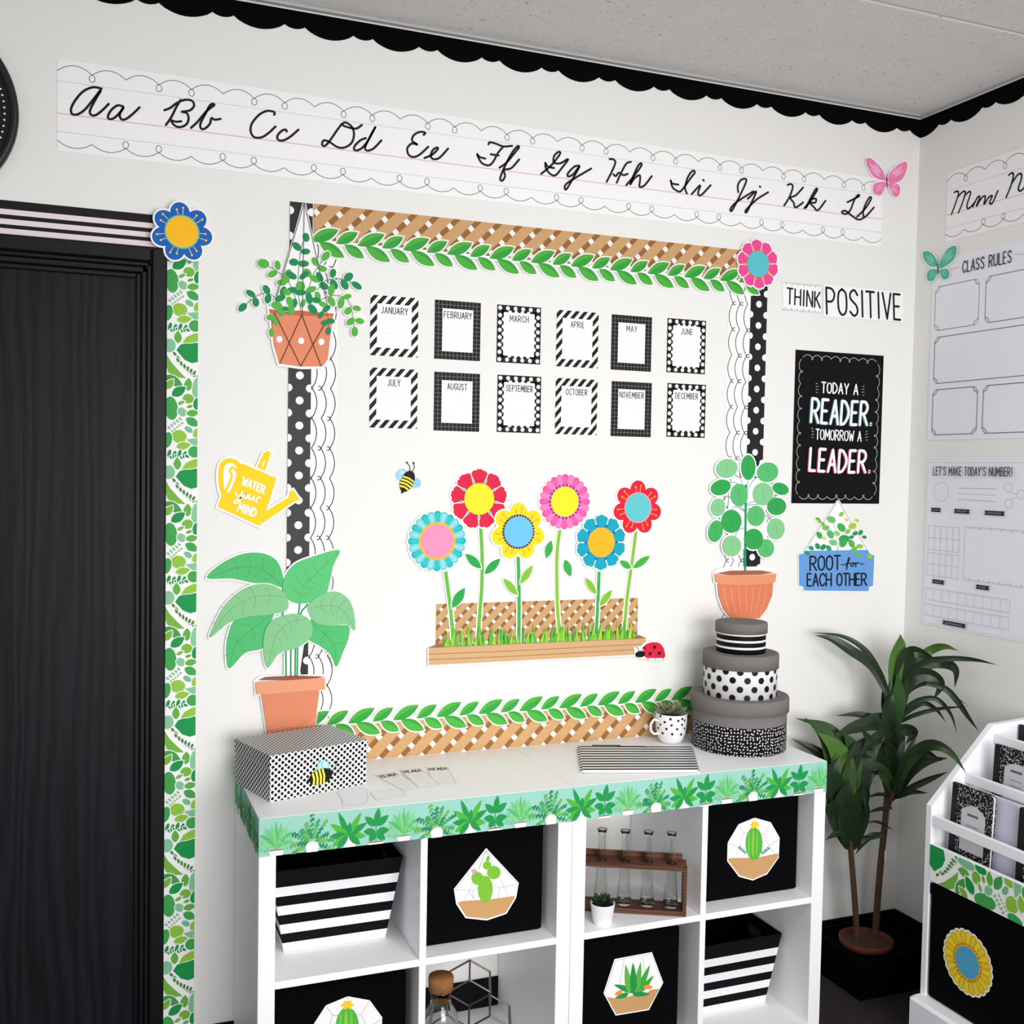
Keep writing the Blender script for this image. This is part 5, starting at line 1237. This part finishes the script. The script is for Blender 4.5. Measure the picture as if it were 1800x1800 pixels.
for st in ([(622,272),(470,640),(430,700)], [(622,272),(740,510),(810,665)], [(345,620),(500,622),(560,600)], [(690,580),(740,600),(890,570)], [(500,622),(512,700)], [(740,600),(728,690)], [(470,640),(510,690)], [(622,272),(560,430)], [(352,615),(622,272),(895,560)]): a.stroke(st, 0.0012, GREY, False)
a.part('cactus'); LM = (124, 194, 52)
for c in ((613,612,66,118,0),(545,518,54,58,.4),(688,466,60,58,.6),(630,404,38,38,0),(636,346,15,30,-.2)): a.oval(c[:2], c[2], c[3], c[4], LM, 22)
a.part('blossom')
for i in range(5): a.oval((515 + 14 * math.cos(i * 1.26), 455 + 14 * math.sin(i * 1.26)), 13, 9, i * 1.26, (216, 160, 210), 8)
a.done()
def round_terrarium(label, fr, ox, oz, k):
    """decagon terrarium; local units with the top point at (510, 207), k metres per unit"""
    a = Art('terrarium_cutout', label, 'terrarium cutout', fr, 0.0006, 'terrarium cutouts on the bins', lambda p: (ox + (p[0] - 510) * k * 1.02, oz - (p[1] - 207 + (p[0] - 510) * 0.14) * k))
    a.part('backing'); a.poly([(510,207),(655,238),(738,355),(735,510),(635,640),(508,690),(385,662),(280,545),(280,405),(370,262)], MPAPER, thick=0.0005)
    a.part('sand'); a.poly([(290,522),(470,515),(560,508),(732,476),(728,508),(630,632),(508,680),(390,652),(290,542)], SAND)
    a.part('glass_line')
    for st in ([(510,207),(510,260)], [(370,262),(415,330),(380,440),(360,500)], [(655,238),(598,330),(640,420),(700,480)], [(280,405),(380,440)], [(738,365),(640,420)], [(415,330),(598,330)]): a.stroke(st, 0.0012, GREY, False)
    a.part('cactus'); a.oval((510, 405), 75, 126, 0.03, (84, 186, 66), 26)
    a.part('cactus_rib')
    for x, w in ((465, 9), (500, 10), (535, 9)): a.oval((x, 405), w, 104, 0, [(120, 204, 72), (156, 206, 60)][x == 500], 14)
    a.part('sprig')
    for sx in (-1, 1):
        for i in range(4): a.oval((510 + sx * (80 + 17 * i), 478 - 12 * i), 13, 5, sx * 0.9, (60, 150, 130), 8); a.oval((510 + sx * (72 + 17 * i), 470 - 12 * i), 12, 5, -sx * 0.5, (60, 150, 130), 8)
    a.part('blossom')
    for i in range(6): a.oval((510 + 22 * math.cos(i * 1.047), 262 + 14 * math.sin(i * 1.047)), 20, 11, -i * 1.047, (252, 212, 40), 10)
    a.done()
fr = FRONT(-0.331); tp = fr.px(1210 + 510 / 4.392, 1390 + 207 / 4.392); bt = fr.px(1210 + 508 / 4.392, 1390 + 690 / 4.392); kk = (tp[1] - bt[1]) / 483
round_terrarium('round terrarium paper cutout with a barrel cactus in the right unit', fr, tp[0], tp[1], kk)
fr = FRONT(-0.345); tp = fr.px(430 + 905 / 5, 1440 + 1555 / 5)
round_terrarium('round terrarium paper cutout with a barrel cactus at the lower left', fr, tp[0], tp[1], kk)
kv = fr.crop(1000, 1400, 4.5)
a = Art('terrarium_cutout', 'hexagon terrarium paper cutout with a spiky aloe', 'terrarium cutout', fr, 0.0006, 'terrarium cutouts on the bins', kv)
a.part('backing'); a.poly([(360,1285),(655,1230),(745,1470),(632,1688),(368,1732),(272,1555)], MPAPER, thick=0.0005)
a.part('sand'); a.poly([(300,1585),(400,1600),(520,1566),(600,1560),(650,1526),(716,1520),(626,1680),(372,1722),(290,1570)], SAND)
a.part('glass_line')
for st in ([(370,1295),(650,1242),(735,1470)], [(435,1290),(400,1490)], [(580,1265),(600,1380)], [(370,1295),(285,1550)]): a.stroke(st, 0.0012, GREY, False)
for b_, t_, w, c in (((520,1545),(352,1486),.016,(34,150,70)), ((470,1560),(360,1595),.014,(34,150,70)), ((500,1560),(640,1562),.014,(34,150,70)), ((560,1545),(670,1412),.016,(60,170,66)), ((545,1545),(640,1328),.018,(60,170,66)), ((480,1560),(445,1325),.019,(100,184,66)), ((530,1555),(566,1304),.018,(92,180,70)), ((508,1562),(505,1310),.020,(30,150,72))):
    a.part('aloe_leaf'); a.raw(leaf2(a.conv(b_), a.conv(t_), w, 8, 0.35), c)
a.part('pebble'); a.oval((392,1552), 34, 16, .5, (246,150,60), 10); a.oval((622,1505), 36, 18, 0, (246,150,60), 10); a.done()

# ---------------------------------------------------------------- bud vase rack
t = NT('walnut', 0.55, 0.25); wv = t.n('ShaderNodeTexWave', bands_direction='Z'); wv.inputs['Scale'].default_value = 40; wv.inputs['Distortion'].default_value = 6; t.link(t.scaled((0.15, 1, 1)), wv.inputs['Vector'])
t.bump(wv.outputs['Fac'], 0.1, 0.0006); MWAL = t.base(t.mix(wv.outputs['Fac'], (74, 46, 34), (112, 74, 56)))
MGL = bpy.data.materials.new('clear_glass'); MGL.use_nodes = True; gb = MGL.node_tree.nodes['Principled BSDF']
gb.inputs['Base Color'].default_value = (0.93, 0.96, 0.93, 1); gb.inputs['Transmission Weight'].default_value = 1.0; gb.inputs['Roughness'].default_value = 0.02; gb.inputs['IOR'].default_value = 1.45
ra = math.atan2(-0.0285, 0.0541); V4 = Vector((-1.0647, -0.3499, 0)); st = Vector((math.cos(ra), math.sin(ra), 0)) * 0.0608
RO = V4 - st * 2                                           # rack centre line
e = thing('vase_rack', 'walnut wood rack holding glass bud vases in the shelf', 'rack', (RO.x, RO.y, SH1), ra); HL = 0.162
def rpart(nm, p, q): b = MB(); b.bbox(p, q, MWAL, 0.001); return b.build(nm, e)
rpart('base_board', (-HL, -0.031, 0.0005), (HL, 0.034, 0.0145)); rpart('end_post', (-HL, -0.030, 0.0145), (-HL + 0.010, 0.034, 0.120)); rpart('end_post', (HL - 0.010, -0.030, 0.0145), (HL, 0.034, 0.120))
rpart('back_rail', (-HL + 0.01, 0.028, 0.130), (HL - 0.01, 0.034, 0.146))
b = MB(); top, bot = 0.130, 0.120                          # holder plate with five round holes
xs = [-0.1216 + 0.0608 * i for i in range(5)]; hr = 0.0145
def plate_cell(x0, x1, xc, z):
    out = []; n = 24
    for i in range(n):
        a0, a1 = 2 * math.pi * i / n, 2 * math.pi * (i + 1) / n
        def edge(t):
            c, s = math.cos(t), math.sin(t); k = min(((x1 - xc) / c if c > 1e-6 else 9), ((x0 - xc) / c if c < -1e-6 else 9), (0.034 / s if s > 1e-6 else 9), (-0.031 / s if s < -1e-6 else 9)); return (xc + c * k, s * k, z)
        out.append(((xc + hr * math.cos(a0), hr * math.sin(a0), z), edge(a0), edge(a1), (xc + hr * math.cos(a1), hr * math.sin(a1), z)))
    return out
for i, xc in enumerate(xs):
    x0 = -HL if i == 0 else xc - 0.0304; x1 = HL if i == 4 else xc + 0.0304
    for z in (top, bot):
        for f in plate_cell(x0, x1, xc, z): b.face(f, MWAL)
    b.lathe([(hr, bot), (hr, top)], MWAL, 24, (xc, 0))
for p, q in (((-HL, -0.031), (HL, -0.031)), ((HL, -0.031), (HL, 0.034)), ((HL, 0.034), (-HL, 0.034)), ((-HL, 0.034), (-HL, -0.031))): b.face(((*p, bot), (*q, bot), (*q, top), (*p, top)), MWAL)
b.build('holder_plate', e)
names = ['fifth', 'fourth', 'third', 'second', 'first']
prof = [(0, 0.0), (0.0175, 0.0), (0.0195, 0.003), (0.0185, 0.02), (0.0150, 0.07), (0.0118, 0.108), (0.0096, 0.130), (0.0090, 0.165), (0.0096, 0.186), (0.0125, 0.194), (0.0128, 0.197), (0.0108, 0.197), (0.0080, 0.187), (0.0075, 0.165), (0.0080, 0.132), (0.0102, 0.108), (0.0135, 0.07), (0.0168, 0.02), (0.0165, 0.006), (0, 0.005)]
for i in range(5):
    p = V4 + st * (i - 4); b = MB(); b.lathe(prof, MGL, 28); o = b.build('bud_vase'); o.location = (p.x, p.y, SH1 + 0.0146)
    tag(o, 'clear glass bud vase in the wooden rack, %s from the right' % names[i], 'vase', 'bud vases in the rack')

# small potted succulent
e = thing('potted_succulent', 'small dark green succulent in a white pot beside the vases', 'potted plant', (-1.2655, -0.353, SH1 + 0.0002))
b = MB(); b.lathe([(0, 0), (0.0225, 0), (0.024, 0.002), (0.0315, 0.051), (0.0318, 0.053), (0.0295, 0.053), (0.0285, 0.046), (0, 0.046)], M((247, 247, 249), 0.35, 0.4), 40); b.build('pot', e)
b = MB(); b.lathe([(0.0287, 0.0465), (0, 0.048)], M((50, 42, 36), 0.9), 20); b.build('soil', e)
rosette('leaf', e, (0, 0), 26, 0.036, [M((44, 66, 46), 0.5), M((60, 84, 58), 0.5), M((34, 52, 38), 0.5)], 0.047, 9, 0.2, 1.35)

# corked glass jar and honeycomb wire rack
t = NT('cork', 0.85, 0.1); nz = t.noise(120, 4); t.bump(nz, 0.3, 0.001); MCORK = t.base(t.mix(nz, (128, 84, 50), (178, 124, 80)))
jp = at(773, 1732, -0.315)
e = thing('corked_jar', 'glass jar with a cork stopper in the lower shelf cube', 'jar', (jp.x + 0.003, -0.315, LO + 0.0002))
zt_ = jp.z - LO
b = MB(); b.lathe([(0, 0), (0.040, 0), (0.044, 0.004), (0.044, zt_ - 0.085), (0.040, zt_ - 0.065), (0.026, zt_ - 0.045), (0.0255, zt_ - 0.022), (0.028, zt_ - 0.016), (0.028, zt_ - 0.012), (0.0235, zt_ - 0.012), (0.0225, zt_ - 0.04), (0.037, zt_ - 0.066), (0.041, zt_ - 0.086), (0.041, 0.008), (0, 0.006)], MGL, 40); b.build('glass_body', e)
b = MB(); b.lathe([(0, zt_ - 0.038), (0.021, zt_ - 0.038), (0.0232, zt_ - 0.012), (0.030, zt_ - 0.0115), (0.0315, zt_ + 0.020), (0.030, zt_ + 0.024), (0, zt_ + 0.024)], MCORK, 36); b.build('cork', e)
MWIRE = M((116, 112, 112), 0.32, 0.5, 'grey_wire', 0.7)
wr = -0.35
e = thing('wire_rack', 'grey honeycomb wire rack beside the corked jar', 'rack', (-1.575, -0.215, LO), wr)
HR = 0.0615; w_ = HR * math.sqrt(3)
for cx, cz in ((-w_ / 2, HR), (w_ / 2, HR), (0.0, HR * 2.5)):
    cz += 0.003
    hexp = [(cx + HR * math.sin(k * math.pi / 3), cz + HR * math.cos(k * math.pi / 3)) for k in range(6)]
    b = MB()
    for y in (-0.055, 0.055):
        for k in range(6): p, q = hexp[k], hexp[(k + 1) % 6]; b.tube([(p[0], y, p[1]), (q[0], y, q[1])], 0.0026, MWIRE, 8)
    for p in hexp: b.tube([(p[0], -0.055, p[1]), (p[0], 0.055, p[1])], 0.0026, MWIRE, 8)
    b.build('wire_cell', e)

# ================================================================== corner plant
e = thing('planter', 'black square planter on the floor in the room corner', 'planter', (-0.215, -0.160, FLOOR)); PX0, PX1, PY0, PY1 = -0.372, -0.05, -0.282, -0.035
b = MB(); PH = 0.098; MPL = M((5, 5, 6), 0.8, 0.03)
o_, i_ = [(PX0, PY0), (PX1, PY0), (PX1, PY1), (PX0, PY1)], [(PX0 + .012, PY0 + .012), (PX1 - .012, PY0 + .012), (PX1 - .012, PY1 - .012), (PX0 + .012, PY1 - .012)]
for k in range(4):
    j = (k + 1) % 4; b.face(((*o_[k], FLOOR), (*o_[j], FLOOR), (*o_[j], PH), (*o_[k], PH)), MPL); b.face(((*o_[k], PH), (*o_[j], PH), (*i_[j], PH), (*i_[k], PH)), MPL); b.face(((*i_[j], FLOOR + .01), (*i_[k], FLOOR + .01), (*i_[k], PH), (*i_[j], PH)), MPL)
b.face([(*p, FLOOR + .01) for p in i_], MPL); b.face([(*p, FLOOR) for p in reversed(o_)], MPL); b.build('planter_box', e, e.location)
PC_ = at(1522, 1650, -0.165)
b = MB(); n = 48; fz = PC_.z - 0.022
def sq(t):
    c, s_ = math.cos(t), math.sin(t); k = min((PX1 - .0125 - PC_.x) / c if c > 1e-6 else 9, (PX0 + .0125 - PC_.x) / c if c < -1e-6 else 9, (PY1 - .0125 - PC_.y) / s_ if s_ > 1e-6 else 9, (PY0 + .0125 - PC_.y) / s_ if s_ < -1e-6 else 9)
    return (PC_.x + c * k, PC_.y + s_ * k, fz)
for i in range(n):
    t0, t1 = 2 * math.pi * i / n, 2 * math.pi * (i + 1) / n
    b.face(((PC_.x + 0.066 * math.cos(t0), PC_.y + 0.066 * math.sin(t0), fz), sq(t0), sq(t1), (PC_.x + 0.066 * math.cos(t1), PC_.y + 0.066 * math.sin(t1), fz)), M((5, 5, 5), 0.95, 0.02))
b.build('dark_fill', e, e.location)  # added black sheet, stands in for the darkness that hides the pot body

root = thing('potted_dracaena', 'tall dark green dracaena with two stems in a terracotta pot', 'potted plant', (PC_.x, PC_.y, FLOOR + 0.0105))
L0 = root.location.copy(); hz = PC_.z - L0.z
b = MB(); b.lathe([(0, 0), (0.055, 0), (0.062, hz - 0.02), (0.079, hz - 0.018), (0.081, hz + 0.003), (0.075, hz + 0.003), (0.072, hz - 0.008), (0, hz - 0.008)], M((98, 46, 36), 0.75), 48); b.build('pot', root)
b = MB(); b.lathe([(0.0725, hz - 0.007), (0.03, hz - 0.004), (0, hz - 0.003)], M((74, 52, 40), 0.95), 28); b.build('soil', root)
t = NT('dracaena_stem', 0.75, 0.15); nz = t.noise(1, 3, t.scaled((40, 40, 260))); t.bump(nz, 0.4, 0.002); MST = t.base(t.mix(nz, (66, 48, 36), (98, 74, 52)))
def stem(pts, r):
    P = cr([at(u, v, y) for u, v, y in pts], False, 6); n = len(P); b = MB(); b.tube(P, [r[0] + (r[1] - r[0]) * i / (n - 1) for i in range(n)], MST, 10); b.build('stem', root, L0)
stem([(1508, 1672, -0.165), (1503, 1590, -0.165), (1496, 1500, -0.17), (1490, 1440, -0.17)], (0.0095, 0.0085))
stem([(1537, 1664, -0.165), (1546, 1540, -0.165), (1558, 1420, -0.165), (1562, 1335, -0.165), (1564, 1290, -0.165)], (0.0105, 0.0085))
stem([(1560, 1420, -0.165), (1567, 1400, -0.175), (1574, 1385, -0.18)], (0.008, 0.007))
def leaf_mat(nm, c1, c2):
    t = NT(nm, 0.38, 0.4); nz = t.noise(14, 2); t.bump(t.noise(60, 2), 0.06, 0.001); return t.base(t.mix(nz, c1, c2))
ML = [leaf_mat('leaf_dark', (24, 40, 26), (38, 60, 32)), leaf_mat('leaf_mid', (38, 66, 32), (58, 90, 42)), leaf_mat('leaf_light', (66, 102, 42), (90, 126, 56))]
def strap(pts, w, mi, yb, yt, org=(1390, 1080, 4.615), roll=0.0):
    """an arching strap leaf through photo points with depth running from yb at its base to yt at its tip"""
    P = []; n = len(pts)
    for i, (u, v) in enumerate(pts):
        f = i / (n - 1); U, V = org[0] + u / org[2], org[1] + v / org[2]; p = at(U, V, yt[i] if isinstance(yt, tuple) else yb + (yt - yb) * f)
        if p.x > -0.05:
            d = (p - CAM); p = CAM + d * ((-0.05 - CAM.x) / d.x)
        P.append(p)
    C_ = cr(P, False, 6); N = len(C_) - 1; b = MB(); prev = None; wm = w / org[2] * 2.95 / FPX
    for i, p in enumerate(C_):
        f = i / N; d = (C_[min(i + 1, N)] - C_[max(i - 1, 0)]).normalized(); vw = (CAM - p).normalized()
        s = d.cross(vw).normalized(); s = (Matrix.Rotation(roll + 0.5 * f, 3, d) @ s); nn = s.cross(d).normalized()
        k = wm / 2 * (0.32 + 0.68 * math.sin(math.pi * min(1, 0.10 + f * 0.9)) ** 0.8) * (1 - f ** 6)
        ring = [p - s * k + nn * k * 0.30, p, p + s * k + nn * k * 0.30]
        if prev:
            for j in range(2): b.face((prev[j], prev[j + 1], ring[j + 1], ring[j]), ML[mi], True)
        prev = ring
    o = b.build('leaf', root, L0); return o
LEAVES = [([(790,640),(720,470),(600,290),(420,180),(165,145)],55,0,-.165,-.06), ([(785,640),(660,420),(480,290),(330,200),(190,168)],95,0,-.165,-.07), ([(840,660),(850,420),(880,260),(890,158)],135,2,-.165,-.19), ([(860,680),(905,480),(960,330),(1040,310),(1200,380)],150,0,-.165,-.24),
 ([(880,640),(980,420),(1130,290),(1250,258),(1362,296)],85,2,-.165,-.2), ([(880,640),(1040,410),(1240,360),(1480,365),(1685,412)],55,0,-.17,-.40), ([(880,650),(1060,430),(1230,390),(1340,450),(1330,600)],105,0,-.17,-.26), ([(870,680),(980,520),(1120,490),(1220,570),(1150,705)],125,0,-.17,-.28),
 ([(880,720),(990,600),(1130,560),(1290,640),(1440,740)],40,0,-.165,-.2), ([(870,840),(950,750),(1060,690),(1190,690),(1300,810),(1350,975)],50,0,-.165,-.3), ([(870,860),(990,760),(1090,720),(1190,780),(1265,885)],46,0,-.165,-.22), ([(870,880),(1010,815),(1200,765),(1450,745)],42,0,-.165,-.3), ([(1100,560),(1250,600),(1350,700),(1440,830),(1530,955)],58,0,-.24,-.36),
 ([(830,960),(720,870),(560,815),(365,822)],75,0,-.165,-.1), ([(830,970),(680,890),(500,930),(330,1010)],130,0,-.165,-.16), ([(830,900),(810,760),(800,640),(815,520)],110,1,-.165,-.165), ([(850,900),(880,740),(920,600),(960,480)],110,0,-.165,-.2), ([(820,920),(760,760),(745,580)],60,0,-.165,-.14),
 ([(855,1460),(900,1290),(1010,1120),(1150,1055),(1300,1120),(1430,1295)],105,1,-.18,(-.18,-.24,-.34,-.46,-.585,-.61)), ([(860,1460),(950,1290),(1090,1190),(1280,1165)],110,0,-.18,-.26), ([(865,1470),(990,1400),(1140,1330),(1280,1275)],62,0,-.18,-.28), ([(870,1485),(980,1440),(1120,1450)],45,0,-.18,-.24), ([(850,1440),(900,1250),(970,1080),(1040,932)],62,1,-.18,-.2), ([(845,1460),(850,1260),(870,1100),(930,968)],140,0,-.18,-.17), ([(835,1480),(720,1460),(600,1492)],34,0,-.17,-.2), ([(820,1570),(720,1580),(620,1612)],38,0,-.17,-.2), ([(850,1450),(760,1260),(680,1140),(580,1170)],120,0,-.17,-.2), ([(840,1100),(760,1000),(660,1040),(560,1140)],120,0,-.165,-.22),
 ([(500,1850),(430,1420),(410,1120),(300,930),(30,840)],160,1,-.17,-.10), ([(500,1850),(470,1400),(500,1120),(420,940)],190,1,-.17,-.17), ([(500,1850),(390,1350),(230,1130),(0,1005)],120,0,-.17,-.06), ([(500,1850),(560,1400),(640,1130),(770,990)],150,0,-.17,-.2), ([(505,1860),(580,1500),(650,1300),(780,1285)],80,0,-.17,-.2), ([(490,1850),(370,1500),(330,1300),(400,1140)],180,0,-.17,-.2),
 ([(500,1870),(590,1520),(600,1430),(625,1660)],90,0,-.17,-.22), ([(490,1870),(430,1560),(470,1300),(500,1080)],150,1,-.17,-.19), ([(480,1880),(360,1620),(330,1500)],170,0,-.17,-.2), ([(470,1900),(400,1780),(280,1830)],70,0,-.17,-.2), ([(500,1900),(560,1830),(680,1800)],70,0,-.17,-.2), ([(500,1880),(540,1700),(570,1600)],150,0,-.17,-.2), ([(490,1860),(420,1250),(330,1020),(200,880)],150,0,-.17,-.12), ([(490,1880),(440,1700),(380,1560)],170,0,-.17,-.19)]
LEAVES += [([(490,1850),(400,1400),(330,1100),(250,960),(110,835)],180,1,-.17,-.13), ([(500,1850),(520,1500),(560,1250),(630,1050),(560,905)],160,0,-.17,-.2), ([(495,1870),(450,1650),(430,1500),(470,1330)],230,0,-.17,-.21), ([(500,1880),(560,1650),(560,1500),(600,1380)],160,0,-.17,-.21),
 ([(840,1150),(700,1060),(560,1080),(440,1210)],135,0,-.165,-.21), ([(835,960),(760,860),(660,850),(540,885)],110,0,-.165,-.15), ([(850,1450),(780,1330),(700,1240),(620,1265)],110,1,-.175,-.21), ([(840,920),(850,780),(870,640),(860,470)],150,1,-.165,-.19), ([(845,1420),(830,1300),(800,1150),(750,1050)],120,0,-.17,-.19),
 ([(830,1060),(900,940),(1000,960),(930,1060)],110,0,-.165,-.21), ([(820,1000),(790,860),(800,720),(830,640)],130,0,-.165,-.18), ([(480,1850),(330,1420),(200,1200),(60,1120)],120,0,-.17,-.1), ([(500,1800),(420,1250),(350,1080),(210,950)],190,2,-.175,-.16), ([(500,1870),(400,1700),(330,1560),(320,1700)],160,0,-.17,-.19), ([(860,1440),(960,1240),(1080,1130),(1230,1190)],120,0,-.18,-.3), ([(850,1500),(790,1400),(770,1280),(800,1180)],90,0,-.17,-.19)]
for args in LEAVES: strap(*args)
strap([(430,205),(520,205),(640,272)], 26, 0, -.17, -.2, (1430, 1400, 4.5)); strap([(560,300),(430,330),(330,460)], 62, 0, -.2, -.17, (1430, 1400, 4.5))
b = MB(); p = at(1557, 1505, -0.18); b.box((p.x - 0.005, p.y - 0.0005, p.z - 0.018), (p.x + 0.003, p.y + 0.0005, p.z + 0.018), M((236, 236, 238))); b.build('plant_tag', root, L0)

# ================================================================== rolling book cart
CX, CY0, CY1 = -0.40, -1.46, -0.55
e = thing('book_cart', 'white wooden book cart with tiers of notebooks along the right wall', 'book cart', (-0.22, -1.005, FLOOR)); LC_ = e.location
prof = [(CX, 0.10), (CX, 0.652), (-0.193, 0.856), (-0.02, 0.866), (-0.02, 0.10)]
for y in (CY1 - 0.018, CY0):
    b = MB(); b.prism([(x, y, z) for x, z in prof], (0, 0.018, 0), MCART); b.build('side_panel', e, LC_)
def cpart(nm, p, q, mat=None, r=0.0015): b = MB(); b.bbox(p, q, mat or MCART, r); return b.build(nm, e, LC_)
ya, yb = CY0 + 0.018, CY1 - 0.018
cpart('rail', (CX + 0.002, ya, 0.601), (CX + 0.014, yb, 0.629)); cpart('rail', (-0.288, ya, 0.706), (-0.276, yb, 0.733)); cpart('rail', (-0.190, ya, 0.806), (-0.178, yb, 0.832))
cpart('front_panel', (CX, ya, 0.452), (CX + 0.012, yb, 0.552)); cpart('tier_floor', (CX + 0.012, ya, 0.452), (-0.03, yb, 0.464))
cpart('tier_back', (-0.286, ya, 0.464), (-0.278, yb, 0.700)); cpart('tier_back', (-0.188, ya, 0.464), (-0.180, yb, 0.800)); cpart('back_panel', (-0.032, ya, 0.10), (-0.02, yb, 0.862)); cpart('tier_floor', (-0.278, ya, 0.60), (-0.188, yb, 0.606)); cpart('tier_floor', (-0.18, ya, 0.70), (-0.032, yb, 0.706))
cpart('base', (-0.44, CY0 - 0.012, 0.03), (-0.004, CY1 + 0.003, 0.138), None, 0.008)
for x, y in ((-0.40, CY0 + 0.04), (-0.40, CY1 - 0.05), (-0.06, CY0 + 0.04), (-0.06, CY1 - 0.05)):
    b = MB(); b.lathe([(0, -0.012), (0.023, -0.012), (0.025, -0.008), (0.025, 0.008), (0.023, 0.012), (0, 0.012)], M((40, 40, 42), 0.5), 24)
    for v in b.v: v.x, v.y, v.z = x + v.x, y + v.z, FLOOR + 0.0255 + v.y
    b.build('caster', e, LC_)
SIDE = Frame((CX, 0, 0), (0, -1, 0), (0, 0, 1), (-1, 0, 0))
a = Art('leaf_border_strip', 'strip of green leaf print paper on the book cart front', 'border', SIDE, 0.0003); a.part('paper_strip')
a.raw([(0.569, 0.4535), (1.44, 0.4535), (1.44, 0.5505), (0.569, 0.5505)], MPAPER, 0.0005); a.part('leaf_print'); k = 0.097 / 172
for i in range(3):
    h = a.h; a.h += (i % 2) * 0.0007; leaf_tile(a, 0.562 + i * 668 * k, 0.4535, k, 0.569, 1.44, 0.4535, 0.5505, True); a.h = h
a.h += 0.001; a.done()
b = MB(); bin_ = thing('cart_bin', 'black fabric bin in the lower part of the book cart', 'bin', (-0.2, -1.0, 0.1382)); b.bbox((CX + 0.003, -0.995, 0.1384), (-0.04, -0.571, 0.4485), MFAB, 0.006); b.build('bin_body', bin_, bin_.location)
b = MB(); b.bbox((CX + 0.0012, -0.993, 0.418), (CX + 0.003, -0.573, 0.447), MFAB, 0.0005); b.build('bin_hem', bin_, bin_.location)
a = Art('paper_flower', 'yellow paper flower with a blue centre on the black cart bin', 'paper flower', SIDE, -0.001)
c_ = (0.709, 0.2895); flower_head(a, c_, 0.080, 24, 'thin', [(240, 206, 44), (228, 194, 36)], (82, 172, 212), 0.040, (0.0455, (226, 120, 40), 30)); a.done()

# notebooks in the cart
t = NT('marbled_cover', 0.5, 0.25); v1 = t.n('ShaderNodeTexVoronoi', feature='F1'); v1.inputs['Scale'].default_value = 190; nz = t.noise(70, 3)
tcv = t.n('ShaderNodeTexCoord'); mixv = t.n('ShaderNodeVectorMath', operation='ADD'); t.link(tcv.outputs['Object'], mixv.inputs[0]); scn = t.n('ShaderNodeVectorMath', operation='SCALE'); nzc = t.n('ShaderNodeTexNoise'); nzc.inputs['Scale'].default_value = 60
t.link(tcv.outputs['Object'], nzc.inputs['Vector']); t.link(nzc.outputs['Color'], scn.inputs[0]); scn.inputs['Scale'].default_value = 0.012; t.link(scn.outputs[0], mixv.inputs[1]); t.link(mixv.outputs[0], v1.inputs['Vector'])
mm = t.math('LESS_THAN', v1.outputs['Distance'], 0.34); MMARB = t.base(t.mix(mm, (14, 13, 15), (206, 204, 210)))
def notebook(label, x, y1, w, zb, h, lean, cover, spine=True, plate=True):
    """upright notebook facing -x, left edge at y1, leaning back by lean"""
    e = thing('notebook', label, 'notebook', (x, y1, zb)); e.rotation_euler = (0, lean, 0); th = 0.010; r = 0.012
    def outline(i=0.0):
        q = [(-w + r + i, i), (i * -1, i), (-i, h - i), (-w + r + i, h - i)]
        q = [(-i, i), (-i, h - i), (-w + r, h - i)] + [(-w + r - (r - i) * math.sin(t), h - r + (r - i) * math.cos(t)) for t in (0.4, 0.8, 1.2)] + [(-w + i, h - r), (-w + i, r)] + [(-w + r - (r - i) * math.cos(t), r - (r - i) * math.sin(t)) for t in (0.4, 0.8, 1.2)] + [(-w + r, i)]
        return q
    b = MB(); b.prism([(0.001, y, z) for y, z in outline(0.003)], (th - 0.002, 0, 0), M((232, 230, 234), 0.8)); b.build('pages', e)
    b = MB(); b.prism([(0, y, z) for y, z in outline()], (0.001, 0, 0), cover); b.prism([(th - 0.001, y, z) for y, z in outline()], (0.001, 0, 0), cover); b.build('cover', e)
    if spine: b = MB(); b.box((-0.0006, -0.018, 0), (th + 0.0006, 0.0006, h), M((24, 23, 25), 0.6)); b.build('spine', e)
    if plate:
        b = MB(); q = [(-0.036, h * 0.36), (-w + 0.022, h * 0.36), (-w + 0.022, h * 0.76)] + [(-w + 0.022 + (w - 0.058) * t, h * (0.76 + 0.075 * math.sin(math.pi * t))) for t in (0.2, 0.4, 0.6, 0.8)] + [(-0.036, h * 0.76)]
        b.poly([(-0.0006, y, z) for y, z in q], M((206, 204, 210), 0.6)); pl = b.build('name_plate', e)
        b = MB()
        for i, f in enumerate((0.72, 0.62, 0.55, 0.48)):
            b.face([(-0.0009, -0.056, h * f), (-0.0009, -w + 0.046, h * f), (-0.0009, -w + 0.046, h * f + (0.006 if i == 0 else 0.0015)), (-0.0009, -0.056, h * f + (0.006 if i == 0 else 0.0015))], M((96, 94, 102)))
        b.build('plate_print', pl)
MLAV = M((214, 212, 232), 0.6)
notebook('marbled composition notebook in the front tier of the cart', -0.372, -0.600, 0.138, 0.4655, 0.258, 0.05, MMARB)
notebook('pale lavender notebook beside the front marbled one', -0.352, -0.705, 0.098, 0.4645, 0.252, 0.04, MLAV, False, False)
notebook('marbled composition notebook farther along the front tier', -0.365, -0.815, 0.14, 0.4645, 0.255, 0.04, MMARB)
notebook('marbled composition notebook in the middle tier of the cart', -0.250, -0.622, 0.14, 0.6075, 0.214, 0.05, MMARB)
notebook('second marbled composition notebook in the middle tier', -0.235, -0.765, 0.14, 0.6065, 0.205, 0.04, MMARB)
notebook('marbled composition notebook in the back tier of the cart', -0.110, -0.575, 0.14, 0.7065, 0.146, 0.03, MMARB)
